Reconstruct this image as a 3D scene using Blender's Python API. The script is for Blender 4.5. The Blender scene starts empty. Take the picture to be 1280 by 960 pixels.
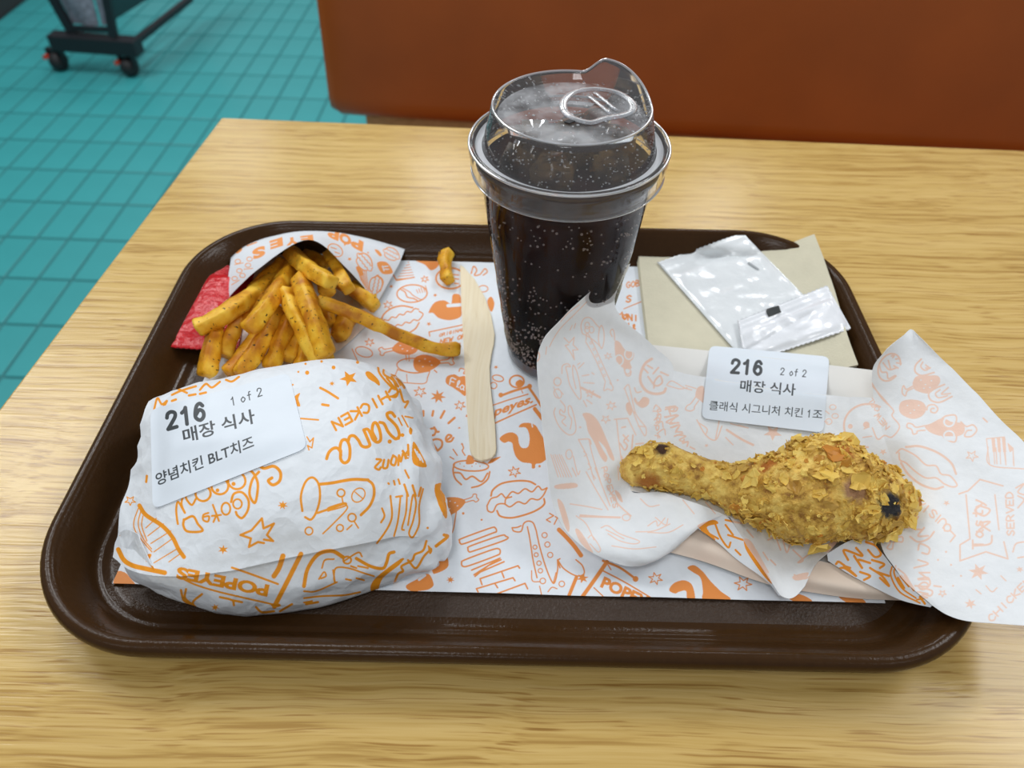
import bpy, bmesh, math, random
import numpy as np
from mathutils import Vector, Matrix
from mathutils.bvhtree import BVHTree

random.seed(7)
RNG = np.random.default_rng(11)
SC = bpy.context.scene
COL = SC.collection
ZT = 0.74                                     # table top above the floor; "T" coordinates have z = 0 on the table top

# ------------------------------------------------------------------ camera
F_PX = 930.14
CAM_C = np.array([-0.0007, -0.2766, 0.3125])  # T coordinates
def _rot(p, y, r):
    cp, sp = math.cos(p), math.sin(p)
    m = np.array([[1, 0, 0], [0, sp, cp], [0, cp, -sp]])          # rows: right, up, forward
    cy, sy = math.cos(y), math.sin(y)
    m = m @ np.array([[cy, -sy, 0], [sy, cy, 0], [0, 0, 1]]).T
    cr, sr = math.cos(r), math.sin(r)
    return np.array([[cr, sr, 0], [-sr, cr, 0], [0, 0, 1]]) @ m
CAM_M = _rot(0.8089, 0.0006, 0.0211)
cam_d = bpy.data.cameras.new('camera')
cam = bpy.data.objects.new('camera', cam_d)
COL.objects.link(cam)
cam_d.sensor_width = 36.0
cam_d.lens = 36.0 * F_PX / 1280.0
cam_d.clip_start = 0.01
mw = Matrix.Identity(4)
for i in range(3):
    mw[i][0] = CAM_M[0][i]; mw[i][1] = CAM_M[1][i]; mw[i][2] = -CAM_M[2][i]
    mw[i][3] = CAM_C[i] + (ZT if i == 2 else 0)
cam.matrix_world = mw
cam_d.dof.use_dof = True
cam_d.dof.focus_distance = 0.345
cam_d.dof.aperture_fstop = 10.0
SC.camera = cam

# ------------------------------------------------------------------ world, lights, exposure
SC.view_settings.view_transform = 'Standard'
SC.view_settings.look = 'None'
SC.view_settings.exposure = -0.2
SC.view_settings.gamma = 1.0
SC.view_settings.use_curve_mapping = False
world = bpy.data.worlds.new('room_light')
SC.world = world
world.use_nodes = True
bg = world.node_tree.nodes['Background']
bg.inputs[0].default_value = (0.94, 0.97, 1.0, 1)
bg.inputs[1].default_value = 0.33

def panel_light(x, y, sx, sy, power, z=1.9, col=(0.97, 0.985, 1.0)):
    l = bpy.data.lights.new('panel_or_fill_light', 'AREA')
    l.shape = 'RECTANGLE'; l.size = sx; l.size_y = sy
    l.energy = power; l.color = col
    o = bpy.data.objects.new('panel_or_fill_light', l)
    o.location = (x, y, z + ZT)
    COL.objects.link(o)
panel_light(1.64, 0.62, 0.55, 1.1, 26)
panel_light(-1.75, 1.35, 0.8, 0.9, 33)
panel_light(1.02, 3.4, 0.28, 1.2, 22)
panel_light(-1.62, 3.65, 0.35, 0.6, 8)
panel_light(-0.36, 3.0, 0.25, 0.6, 12)
panel_light(-0.75, 1.5, 0.35, 0.9, 20)
panel_light(-0.42, -0.85, 0.5, 0.35, 8)  # fill added to brighten the front and middle, no lamp known there
panel_light(-0.55, -3.1, 0.9, 0.6, 20)
panel_light(-1.6, -1.4, 0.6, 0.6, 4)
panel_light(1.8, -1.6, 0.6, 0.6, 4)

# ------------------------------------------------------------------ helpers
def back(px, py, z):
    """point of the T plane at height z seen at a pixel"""
    d = CAM_M.T @ np.array([(px - 640) / F_PX, -(py - 480) / F_PX, 1.0])
    return CAM_C + d * ((z - CAM_C[2]) / d[2])
def back_y(px, py, y):
    d = CAM_M.T @ np.array([(px - 640) / F_PX, -(py - 480) / F_PX, 1.0])
    return CAM_C + d * ((y - CAM_C[1]) / d[1])
def ray(px, py):
    d = CAM_M.T @ np.array([(px - 640) / F_PX, -(py - 480) / F_PX, 1.0])
    return d / np.linalg.norm(d)
def project(P):
    c = (np.asarray(P) - CAM_C) @ CAM_M.T
    return 640 + F_PX * c[..., 0] / c[..., 2], 480 - F_PX * c[..., 1] / c[..., 2]

def tag(o, label=None, cat=None, group=None, kind=None):
    if label: o['label'] = label
    if cat: o['category'] = cat
    if group: o['group'] = group
    if kind: o['kind'] = kind
    return o
ORIG = {}
def thing(name, label, cat, at, group=None):
    o = bpy.data.objects.new(name, None)
    o.empty_display_size = 0.02
    COL.objects.link(o)
    o.location = (at[0], at[1], at[2] + ZT)
    ORIG[o] = np.array(at, float)
    return tag(o, label, cat, group)
def mesh(name, V, F, mats, parent=None, at=None, smooth=True, midx=None, uv=None, attr=None):
    """V in T coordinates; the object's origin is its thing's origin (or AT)"""
    V = np.asarray(V, float)
    if parent is not None: o0 = ORIG[parent]
    elif at is not None: o0 = np.array(at, float)
    else: o0 = np.array([V[:, 0].mean(), V[:, 1].mean(), V[:, 2].min()])
    me = bpy.data.meshes.new(name)
    me.from_pydata((V - o0).tolist(), [], F if isinstance(F, list) else F.tolist())
    if not isinstance(mats, (list, tuple)): mats = [mats]
    for m in mats: me.materials.append(m)
    if midx is not None: me.polygons.foreach_set('material_index', np.asarray(midx, np.int32))
    if smooth: me.polygons.foreach_set('use_smooth', np.ones(len(me.polygons), bool))
    if uv is not None:
        ul = me.uv_layers.new(name='UVMap')
        li = np.zeros(len(me.loops), np.int32); me.loops.foreach_get('vertex_index', li)
        ul.data.foreach_set('uv', np.asarray(uv, np.float32)[li].ravel())
    if attr is not None:
        a = me.attributes.new('tone', 'FLOAT', 'POINT')
        a.data.foreach_set('value', np.asarray(attr, np.float32))
    me.update()
    o = bpy.data.objects.new(name, me)
    COL.objects.link(o)
    ORIG[o] = o0
    if parent is not None: o.parent = parent
    else: o.location = (o0[0], o0[1], o0[2] + ZT)
    return o
def bevel(o, w, seg=2, ang=0.6):
    m = o.modifiers.new('bevel', 'BEVEL'); m.width = w; m.segments = seg; m.limit_method = 'ANGLE'; m.angle_limit = ang
    return o

def grid_faces(nr, nc, off=0, wrap=False):
    i, j = np.meshgrid(np.arange(nr - 1), np.arange(nc if wrap else nc - 1), indexing='ij')
    a = i * nc + j; b = i * nc + (j + 1) % nc
    return (np.stack([a, b, b + nc, a + nc], -1).reshape(-1, 4) + off)
def catmull(P, k, closed=False):
    """samples of a Catmull-Rom spline through P along axis 0, k per span"""
    P = np.asarray(P, float); n = len(P)
    if n == 1: return P
    if closed: Q = np.concatenate([P[-1:], P, P[:2]]); spans = n
    else: Q = np.concatenate([[2 * P[0] - P[1]], P, [2 * P[-1] - P[-2]]]); spans = n - 1
    t = (np.arange(k) / k).reshape((-1,) + (1,) * (P.ndim - 1))
    out = []
    for s in range(spans):
        a, b, c, d = Q[s], Q[s + 1], Q[s + 2], Q[s + 3]
        out.append(0.5 * (2 * b + (c - a) * t + (2 * a - 5 * b + 4 * c - d) * t ** 2 + (3 * b - a - 3 * c + d) * t ** 3))
    if not closed: out.append(P[-1:])
    return np.concatenate(out)
def net(rows, k=8):
    """rows of (pixel x, pixel y, height) -> smooth grid of T points"""
    C = np.array([[back(*p) for p in r] for r in rows])
    G = catmull(C, k)
    return catmull(G.transpose(1, 0, 2), k).transpose(1, 0, 2)
def lerp_grid(a, b, nr):
    t = np.linspace(0, 1, nr)[:, None, None]
    return a[None] * (1 - t) + b[None] * t
def normals(G):
    du = np.gradient(G, axis=1); dv = np.gradient(G, axis=0)
    n = np.cross(du, dv); n /= np.linalg.norm(n, axis=-1, keepdims=True) + 1e-12
    mid = G.reshape(-1, 3).mean(0)
    if (n.reshape(-1, 3).mean(0) * (CAM_C - mid)).sum() < 0: n = -n
    return n
def _hash(i, j, k):
    h = (i * 374761393 + j * 668265263 + k * 2147483647 + 1013904223) & 0xffffffff
    h = ((h ^ (h >> 13)) * 1274126177) & 0xffffffff
    return ((h ^ (h >> 16)) & 0xffff) / 65535.0
def noise3(P):
    P = np.asarray(P, float); i = np.floor(P).astype(np.int64); f = P - i
    w = f * f * (3 - 2 * f); r = 0
    for a in (0, 1):
        for b in (0, 1):
            for c in (0, 1):
                wt = (w[..., 0] if a else 1 - w[..., 0]) * (w[..., 1] if b else 1 - w[..., 1]) * (w[..., 2] if c else 1 - w[..., 2])
                r = r + wt * _hash(i[..., 0] + a, i[..., 1] + b, i[..., 2] + c)
    return r * 2 - 1
def fbm(P, oct=3):
    s = 0; a = 1.0; P = np.asarray(P, float)
    for _ in range(oct): s = s + a * noise3(P); P = P * 2.03 + 17.3; a *= 0.5
    return s
def ridged(P): return 1 - np.abs(noise3(P)) * 2
def crinkle(G, amp, freq, seed=0.0):
    n = normals(G)
    h = amp * (0.6 * fbm(G * freq + seed, 2) + 0.4 * ridged(G * freq * 0.7 + seed + 5))
    return G + n * h[..., None]

def tube(path, rad, sides=12, cap=True, square=0.0, twist=0.0):
    """swept tube; square > 0 pulls the section towards a square"""
    P = np.asarray(path, float); n = len(P)
    rad = np.broadcast_to(np.asarray(rad, float), (n,))
    T = np.gradient(P, axis=0); T /= np.linalg.norm(T, axis=1, keepdims=True)
    up = np.array([0, 0, 1.0]) if abs(T[0][2]) < 0.9 else np.array([1.0, 0, 0])
    V = []
    for i in range(n):
        a = np.cross(T[i], up); a /= np.linalg.norm(a); b = np.cross(a, T[i])
        th = np.linspace(0, 2 * np.pi, sides, endpoint=False) + twist
        c, s = np.cos(th), np.sin(th)
        m = np.maximum(np.abs(np.cos(th - twist)), np.abs(np.sin(th - twist)))
        r = rad[i] * ((1 - square) + square * 0.92 / m)
        V.append(P[i] + (r * c)[:, None] * a + (r * s)[:, None] * b)
    V = np.concatenate(V); F = grid_faces(n, sides, wrap=True).tolist()
    if cap:
        F.append(list(range(sides))[::-1]); F.append([(n - 1) * sides + q for q in range(sides)])
    return V, F
def lathe(prof, cx, cy, n=96, closed_top=False, closed_bottom=False):
    prof = np.asarray(prof, float)
    th = np.linspace(0, 2 * np.pi, n, endpoint=False)
    V = np.stack([cx + prof[:, 0, None] * np.cos(th), cy + prof[:, 0, None] * np.sin(th), np.repeat(prof[:, 1, None], n, 1)], -1).reshape(-1, 3)
    F = grid_faces(len(prof), n, wrap=True).tolist()
    if closed_bottom: F.append(list(range(n))[::-1])
    if closed_top: F.append([(len(prof) - 1) * n + q for q in range(n)])
    return V, F
def box(x0, x1, y0, y1, z0, z1):
    V = [(x, y, z) for z in (z0, z1) for y in (y0, y1) for x in (x0, x1)]
    F = [[0, 2, 3, 1], [4, 5, 7, 6], [0, 1, 5, 4], [2, 6, 7, 3], [0, 4, 6, 2], [1, 3, 7, 5]]
    return np.array(V, float), F
def join(parts):
    V, F, off = [], [], 0
    for v, f in parts:
        V.append(np.asarray(v, float)); F += [[q + off for q in p] for p in (f if isinstance(f, list) else f.tolist())]; off += len(v)
    return np.concatenate(V), F
def slab(pts, z0, z1):
    """prism over a T-plane outline (counter-clockwise)"""
    p = np.asarray(pts, float)[:, :2]; n = len(p)
    V = np.concatenate([np.c_[p, np.full(n, z0)], np.c_[p, np.full(n, z1)]])
    F = [list(range(n))[::-1], list(range(n, 2 * n))] + [[i, (i + 1) % n, n + (i + 1) % n, n + i] for i in range(n)]
    return V, F
def bar(a, b, w, h, up=(0, 0, 1)):
    a = np.array(a, float); b = np.array(b, float); t = b - a; t /= np.linalg.norm(t)
    s = np.cross(t, up); s /= np.linalg.norm(s); u = np.cross(s, t)
    V = [e + s * i * w / 2 + u * j * h / 2 for e in (a, b) for i, j in ((-1, -1), (1, -1), (1, 1), (-1, 1))]
    return np.array(V), [[0, 1, 2, 3], [7, 6, 5, 4], [0, 4, 5, 1], [1, 5, 6, 2], [2, 6, 7, 3], [3, 7, 4, 0]]

def sheet(name, grids, thick, parent=None, at=None):
    """thin two-sided paper: GRIDS of (points, front material, back material, keep-mask or None)"""
    V, F, MI, UV, mats, off = [], [], [], [], [], 0
    for g in grids:
        G, fm, bm_ = g[0], g[1], g[2]
        nr, nc = G.shape[:2]
        n = normals(G)
        for m in (fm, bm_):
            if m not in mats: mats.append(m)
        u, v = np.meshgrid(np.linspace(0, 1, nc), np.linspace(0, 1, nr))
        fr = G + n * thick / 2; bk = G - n * thick / 2
        ff = grid_faces(nr, nc, off)
        e1 = np.cross(G[0, 1] - G[0, 0], G[1, 0] - G[0, 0])
        mid = (nr // 2, nc // 2)
        e1 = np.cross(G[mid[0], mid[1] + 1] - G[mid], G[mid[0] + 1, mid[1]] - G[mid])
        if (e1 * n[mid]).sum() < 0: ff = ff[:, ::-1]
        bf = ff[:, ::-1] + nr * nc
        rim = [i * nc for i in range(nr)] + [(nr - 1) * nc + j for j in range(1, nc)] + [i * nc + nc - 1 for i in range(nr - 2, -1, -1)] + [j for j in range(nc - 2, 0, -1)]
        o2 = off + 2 * nr * nc; nR = len(rim)
        rf = [[o2 + i, o2 + (i + 1) % nR, o2 + nR + (i + 1) % nR, o2 + nR + i] for i in range(nR)]
        uvg = np.stack([u, v], -1).reshape(-1, 2)
        V += [fr.reshape(-1, 3), bk.reshape(-1, 3), fr.reshape(-1, 3)[rim], bk.reshape(-1, 3)[rim]]
        UV += [uvg, uvg, uvg[rim], uvg[rim]]
        F += ff.tolist() + bf.tolist() + rf
        MI += [mats.index(fm)] * len(ff) + [mats.index(bm_)] * len(bf) + [mats.index(fm)] * len(rf)
        off += 2 * nr * nc + 2 * nR
    return mesh(name, np.concatenate(V), F, mats, parent, at, midx=MI, uv=np.concatenate(UV))
def grid_bvh(*Gs):
    V, F, off = [], [], 0
    for G in Gs:
        nr, nc = G.shape[:2]
        V += G.reshape(-1, 3).tolist(); F += grid_faces(nr, nc, off).tolist(); off += nr * nc
    return BVHTree.FromPolygons(V, F)
def drape(bvh, px, py, lift):
    d = Vector(ray(px, py)); h, n, _, _ = bvh.ray_cast(Vector(CAM_C), d)
    if h is None: raise RuntimeError('drape misses at %s %s' % (px, py))
    if n.dot(d) > 0: n = -n
    return np.array(h + n * lift)
def quad_px(tl, tr, br, bl, nr, nc):
    u = np.linspace(0, 1, nc)[None, :, None]; v = np.linspace(0, 1, nr)[:, None, None]
    tl, tr, br, bl = (np.array(p, float) for p in (tl, tr, br, bl))
    return bl * (1 - u) * (1 - v) + br * u * (1 - v) + tr * u * v + tl * (1 - u) * v      # row 0 = bottom
def round_uv(nr, nc, ru, rv):
    u, v = np.meshgrid(np.linspace(0, 1, nc), np.linspace(0, 1, nr))
    cu = np.clip(u, ru, 1 - ru); cv = np.clip(v, rv, 1 - rv)
    du = (u - cu) / ru; dv = (v - cv) / rv; L = np.hypot(du, dv); s = np.where(L > 1, 1 / np.maximum(L, 1e-9), 1)
    return cu + du * s * ru, cv + dv * s * rv

# ------------------------------------------------------------------ print: line drawings rasterised here, then laid on the papers
_TXT = {}
def text_tris(s, bold=0.0):
    if (s, bold) in _TXT: return _TXT[s, bold]
    cu = bpy.data.curves.new('lettering', 'FONT'); cu.body = s; cu.offset = bold; cu.resolution_u = 4
    o = bpy.data.objects.new('lettering', cu); COL.objects.link(o)
    dg = bpy.context.evaluated_depsgraph_get(); ev = o.evaluated_get(dg); me = ev.to_mesh()
    me.calc_loop_triangles()
    P = np.array([v.co[:2] for v in me.vertices]); T = np.array([t.vertices[:] for t in me.loop_triangles])
    ev.to_mesh_clear(); bpy.data.objects.remove(o); bpy.data.curves.remove(cu)
    _TXT[s, bold] = (P, T)
    return P, T
class Ink:
    def __init__(s, x0, y0, x1, y1, ss=3):
        s.x0, s.y0, s.ss = x0, y0, ss
        s.a = np.zeros((int((y1 - y0) * ss), int((x1 - x0) * ss)), np.float32)
    def _to(s, p): return (np.asarray(p, float) - (s.x0, s.y0)) * s.ss
    def line(s, pts, w=1.6, closed=False, smooth=True, val=1.0):
        P = np.asarray(pts, float)
        if smooth and len(P) > 2: P = catmull(P, 6, closed)
        if closed: P = np.concatenate([P, P[:1]])
        P = s._to(P); r = w * s.ss / 2; H, W = s.a.shape
        for a, b in zip(P[:-1], P[1:]):
            x0 = int(max(0, min(a[0], b[0]) - r - 1)); x1 = int(min(W, max(a[0], b[0]) + r + 2))
            y0 = int(max(0, min(a[1], b[1]) - r - 1)); y1 = int(min(H, max(a[1], b[1]) + r + 2))
            if x1 <= x0 or y1 <= y0: continue
            X, Y = np.meshgrid(np.arange(x0, x1) + .5, np.arange(y0, y1) + .5)
            d = b - a; L = max(d @ d, 1e-9)
            t = np.clip(((X - a[0]) * d[0] + (Y - a[1]) * d[1]) / L, 0, 1)
            q = np.clip(r + .5 - np.hypot(X - a[0] - t * d[0], Y - a[1] - t * d[1]), 0, 1)
            sub = s.a[y0:y1, x0:x1]
            if val: np.maximum(sub, q, out=sub)
            else: np.minimum(sub, 1 - q, out=sub)
    def fill(s, pts, smooth=True, val=1.0):
        P = np.asarray(pts, float)
        if smooth: P = catmull(P, 6, True)
        P = s._to(P); H, W = s.a.shape
        x0, y0 = np.maximum(np.floor(P.min(0)), 0).astype(int); x1, y1 = np.minimum(np.ceil(P.max(0)) + 1, (W, H)).astype(int)
        if x1 <= x0 or y1 <= y0: return
        X, Y = np.meshgrid(np.arange(x0, x1) + .5, np.arange(y0, y1) + .5); ins = np.zeros(X.shape, bool)
        for a, b in zip(P, np.roll(P, -1, 0)):
            c = (a[1] > Y) != (b[1] > Y)
            if a[1] != b[1]: ins ^= c & (X < (b[0] - a[0]) * (Y - a[1]) / (b[1] - a[1]) + a[0])
        s.a[y0:y1, x0:x1][ins] = val
    def text(s, t, o, ex, ey, bold=0.0, val=1.0):
        """o: pixel of the text's left baseline end, ex: pixel vector of one em along the line, ey: one em up"""
        P, T = text_tris(t, bold)
        Q = s._to(np.array(o) + P[:, :1] * np.array(ex, float) + P[:, 1:] * np.array(ey, float)); H, W = s.a.shape
        for tri in T:
            a, b, c = Q[tri]; x0, y0 = np.maximum(np.floor(np.minimum(np.minimum(a, b), c)), 0).astype(int)
            x1, y1 = np.minimum(np.ceil(np.maximum(np.maximum(a, b), c)) + 1, (W, H)).astype(int)
            if x1 <= x0 or y1 <= y0: continue
            X, Y = np.meshgrid(np.arange(x0, x1) + .5, np.arange(y0, y1) + .5)
            D = (b[0] - a[0]) * (c[1] - a[1]) - (c[0] - a[0]) * (b[1] - a[1])
            if abs(D) < 1e-9: continue
            u = ((X - a[0]) * (c[1] - a[1]) - (c[0] - a[0]) * (Y - a[1])) / D; v = ((b[0] - a[0]) * (Y - a[1]) - (X - a[0]) * (b[1] - a[1])) / D
            s.a[y0:y1, x0:x1][(u >= -1e-3) & (v >= -1e-3) & (u + v <= 1.001)] = val
    def sample(s, x, y):
        X = np.clip((x - s.x0) * s.ss - .5, 0, s.a.shape[1] - 1.001); Y = np.clip((y - s.y0) * s.ss - .5, 0, s.a.shape[0] - 1.001)
        i, j = Y.astype(int), X.astype(int); f, g = Y - i, X - j; A = s.a
        return A[i, j] * (1 - f) * (1 - g) + A[i + 1, j] * f * (1 - g) + A[i, j + 1] * (1 - f) * g + A[i + 1, j + 1] * f * g
    # --- little drawings -------------------------------------------------
    def star(s, x, y, r, n=5, rot=0.3, solid=True, inner=0.42, w=1.3):
        th = rot + np.arange(2 * n) * math.pi / n; R = np.where(np.arange(2 * n) % 2 == 0, r, r * inner)
        P = np.stack([x + R * np.cos(th), y + R * 0.85 * np.sin(th)], 1)
        s.fill(P, False) if solid else s.line(P, w, True, False)
    def ring(s, x, y, rx, ry=None, w=1.4, rot=0.0, a0=0, a1=360):
        t = np.radians(np.linspace(a0, a1, 24)); ry = ry or rx; c, q = math.cos(rot), math.sin(rot)
        X, Y = rx * np.cos(t), ry * np.sin(t)
        s.line(np.stack([x + c * X - q * Y, y + q * X + c * Y], 1), w, False, False)
    def dot(s, x, y, r): s.line([(x, y), (x + .01, y)], 2 * r, False, False)
    def drum(s, x, y, L, rot, w=1.3):
        """a drumstick, meat at (x, y), bone pointing along rot"""
        c, q = math.cos(rot), math.sin(rot); f = lambda a, b: (x + c * a * L - q * b * L, y + q * a * L + c * b * L)
        s.fill([f(-.5, 0), f(-.42, -.22), f(-.15, -.3), f(.15, -.22), f(.38, -.08), f(.42, 0), f(.38, .08), f(.15, .22), f(-.15, .3), f(-.42, .22)])
        s.line([f(.4, -.05), f(.68, -.06), f(.76, -.14), f(.86, -.1), f(.84, 0), f(.88, .1), f(.76, .14), f(.68, .06), f(.4, .05)], w)
        for a, b in ((-.2, .1), (.05, -.05), (-.3, -.1), (.1, .08), (-.1, -.15)): s.line([f(a, b), f(a + .03, b)], w * .8, val=0)
    def bun(s, x, y, L, rot, w=1.8):
        c, q = math.cos(rot), math.sin(rot); f = lambda a, b: (x + c * a * L - q * b * L, y + q * a * L + c * b * L)
        s.line([f(-.48, -.02), f(-.42, -.22), f(-.2, -.36), f(.1, -.38), f(.36, -.28)], w * 1.3)
        z = [f(-.5 + i * .1, -.06 - .05 * (i % 2) - .015 * i) for i in range(11)]; s.line(z, w)
        z = [f(-.52 + i * .105, .1 + .05 * (i % 2) - .01 * i) for i in range(11)]; s.line(z, w)
        s.line([z[0], f(-.57, .03), f(-.5, -.06)], w); s.line([z[-1], f(.58, -.08), f(.5, -.16)], w)
        s.line([f(-.38, .15), f(-.28, .3), f(0, .34), f(.3, .26), f(.44, .12)], w * 1.2)
    def bowl(s, x, y, L, rot=0.0, w=1.8):
        c, q = math.cos(rot), math.sin(rot); f = lambda a, b: (x + c * a * L - q * b * L, y + q * a * L + c * b * L)
        s.line([f(.5 * math.cos(t), -.12 + .13 * math.sin(t)) for t in np.linspace(0, 6.28, 14)[:-1]], w, True)
        s.line([f(-.5, -.1), f(-.44, .2), f(-.2, .42), f(.1, .46)], w * 1.2); s.line([f(.5, -.05), f(.4, .2), f(.15, .42)], w * 1.2)
        s.line([f(-.42, .1), f(-.25, .06), f(-.12, .2), f(.05, .12), f(.2, .24), f(.4, .12)], w * 1.2)
    def strokes(s, lst, w=1.6, **k):
        for l in lst: s.line(l, w, **k)
    def hand(s, word, o, ex, ey, w=1.8):
        """hand lettering, one stroke letter at a time; o left end of baseline, ex advance per letter, ey cap height"""
        o = np.array(o, float); ex = np.array(ex, float); ey = np.array(ey, float)
        for ch in word:
            for st in STROKE.get(ch, []):
                P = np.array([o + ex * .8 * a + ey * b for a, b in st])
                s.line(P, w, smooth=ch not in 'NWMZEFTLKHVAX1')
            o = o + ex
STROKE = {
 'A': [[(0, 0), (.5, 1), (1, 0)], [(.2, .4), (.8, .4)]], 'B': [[(0, 0), (0, 1), (.6, .95), (.7, .75), (.1, .52), (.8, .4), (.8, .1), (0, 0)]],
 'C': [[(.9, .8), (.5, 1), (.1, .7), (.05, .3), (.5, 0), (.95, .2)]], 'D': [[(0, 0), (0, 1), (.6, .9), (.9, .5), (.6, .1), (0, 0)]],
 'E': [[(.9, 1), (0, 1), (0, 0), (.9, 0)], [(0, .5), (.7, .5)]], 'F': [[(.9, 1), (0, 1), (0, 0)], [(0, .5), (.7, .5)]],
 'G': [[(.9, .85), (.5, 1), (.1, .7), (.1, .3), (.5, 0), (.9, .2), (.9, .45), (.55, .45)]], 'H': [[(0, 0), (0, 1)], [(1, 0), (1, 1)], [(0, .5), (1, .5)]],
 'I': [[(.5, 0), (.5, 1)]], 'K': [[(0, 0), (0, 1)], [(.9, 1), (0, .45), (.9, 0)]], 'L': [[(0, 1), (0, 0), (.9, 0)]],
 'M': [[(0, 0), (.1, 1), (.5, .4), (.9, 1), (1, 0)]], 'N': [[(0, 0), (0, 1), (.9, 0), (.9, 1)]], 'O': [[(.5, 1), (.05, .6), (.1, .2), (.5, 0), (.9, .3), (.9, .7), (.5, 1)]],
 'P': [[(0, 0), (0, 1), (.6, .95), (.85, .7), (.5, .45), (0, .45)]], 'R': [[(0, 0), (0, 1), (.6, .95), (.8, .7), (.4, .5), (.05, .45)], [(.4, .5), (.9, 0)]],
 'S': [[(.85, .85), (.5, 1), (.15, .8), (.3, .58), (.7, .42), (.85, .2), (.5, 0), (.1, .15)]], 'T': [[(0, 1), (1, 1)], [(.5, 1), (.5, 0)]],
 'U': [[(0, 1), (.05, .3), (.45, 0), (.85, .3), (.9, 1)]], 'V': [[(0, 1), (.5, 0), (1, 1)]], 'W': [[(0, 1), (.25, 0), (.5, .7), (.75, 0), (1, 1)]],
 'Y': [[(0, 1), (.5, .5), (1, 1)], [(.5, .5), (.5, 0)]], 'Z': [[(0, 1), (.9, 1), (0, 0), (.9, 0)]],
 'a': [[(.8, .5), (.4, .65), (.1, .3), (.4, 0), (.75, .2), (.8, .6), (.85, .1), (1, 0)]], 'e': [[(.1, .3), (.8, .35), (.6, .62), (.2, .5), (.1, .2), (.5, 0), (.9, .12)]],
 'i': [[(.5, .6), (.5, .1), (.7, 0)], [(.5, .85), (.5, .88)]], 'l': [[(.3, 0), (.6, .7), (.5, 1), (.3, .7), (.4, .1), (.7, 0)]], 'n': [[(0, 0), (.1, .6), (.1, .3), (.5, .62), (.75, .3), (.9, 0)]],
 'o': [[(.5, .62), (.1, .35), (.4, 0), (.85, .3), (.5, .62)]], 's': [[(.8, .55), (.4, .62), (.3, .4), (.75, .22), (.5, 0), (.1, .08)]], 'u': [[(0, .6), (.1, .1), (.5, .02), (.8, .5), (.8, .6), (.85, .1), (1, 0)]],
 't': [[(.5, .9), (.45, .1), (.8, .02)], [(.15, .62), (.85, .62)]], 'y': [[(0, .6), (.3, .1), (.5, .1)], [(.85, .6), (.5, 0), (.2, -.35)]], 'h': [[(0, 0), (.1, 1), (.08, .3), (.5, .6), (.8, .3), (.85, 0)]],
 'v': [[(0, .6), (.4, 0), (.85, .6)]], 'k': [[(0, 0), (.05, 1)], [(.75, .6), (.05, .3), (.8, 0)]], 'w': [[(0, .6), (.2, 0), (.45, .45), (.7, 0), (.95, .6)]], 'r': [[(.1, 0), (.1, .6), (.1, .35), (.45, .6), (.75, .52)]],
 'd': [[(.75, .5), (.35, .6), (.1, .3), (.4, 0), (.75, .2)], [(.8, 1), (.78, .1), (1, 0)]], 'p': [[(.1, .6), (.1, -.35)], [(.1, .5), (.5, .62), (.85, .3), (.5, 0), (.1, .1)]], 'c': [[(.8, .5), (.4, .62), (.1, .3), (.4, 0), (.85, .1)]],
 '1': [[(.2, .75), (.45, .85), (.55, 1), (.55, 0)]], '2': [[(.1, .72), (.2, .93), (.5, 1), (.82, .88), (.82, .65), (.5, .35), (.1, .02)], [(.1, .02), (.88, .02)]], '6': [[(.82, .82), (.6, .99), (.3, .9), (.12, .5), (.15, .2), (.5, 0), (.82, .15), (.82, .45), (.5, .62), (.18, .4)]], 'f': [[(.7, 1), (.45, .9), (.42, 0)], [(.15, .62), (.75, .62)]],
 "'": [[(.4, 1), (.35, .8)]], '!': [[(.5, 1), (.5, .3)], [(.5, .05), (.5, .08)]],
}

def cmap(x0, y0, s): return lambda *p: [(x0 + a / s, y0 + b / s) for a, b in p]
_a, _b, _c = cmap(360, 280, 4.923), cmap(480, 440, 5.333), cmap(560, 580, 4.0)
_d, _e, _f = cmap(380, 600, 4.0), cmap(140, 440, 4.0), cmap(130, 580, 4.0)
_g, _h, _i = cmap(360, 440, 5.333), cmap(660, 420, 5.333), cmap(560, 260, 4.267)
_j, _k, _m, _n, _o = cmap(1040, 400, 5.333), cmap(1040, 560, 4.0), cmap(760, 500, 3.2), cmap(580, 380, 6.4), cmap(270, 280, 5.12)
def fit_text(ink, t, p0, p1, ey, bold=0.0, val=1.0):
    P, T = text_tris(t, bold); w = P[:, 0].max() - P[:, 0].min()
    ex = (np.array(p1, float) - p0) / w
    ink.text(t, np.array(p0, float) - ex * P[:, 0].min(), ex, ey, bold, val)

# ---- the flat liner
L = INK_L = Ink(100, 290, 1180, 800, 3)
L.fill(_a((790, 225), (915, 230), (922, 262), (880, 285), (840, 250)))
for k in range(7): L.line(_a((668 + 12 * k, 340 - 17 * k), (778 - 6 * k, 330 - 16 * k)), 1.0, smooth=False)
L.line(_a((640, 300), (668, 348), (776, 328)), 1.6, smooth=False)
L.star(531, 349, 5, 6, solid=False, w=1); L.star(489, 358, 3, 5); L.star(544, 369, 3); L.star(485, 381, 6, 6, solid=False, w=1); L.star(536, 405, 3.4); L.star(462, 428, 6, 6, solid=False, w=1)
L.ring(515, 367, 19, 11, 1.7, -.05); L.line(_a((690, 400), (720, 420), (735, 450), (775, 460), (800, 475)), 1.6); L.line(_a((705, 395), (750, 420), (770, 440), (820, 465), (850, 445)), 1.2)
for x in range(5): L.line(_a((790 + 14 * x, 405 - 6 * x), (800 + 14 * x, 425 - 2 * x)), 1)
L.ring(563, 348, 18, 13, 2.2); L.strokes([_a((1010, 310), (1050, 315)), _a((1015, 335), (1050, 340)), _a((1025, 365), (1050, 368))], 1.6)
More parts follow.
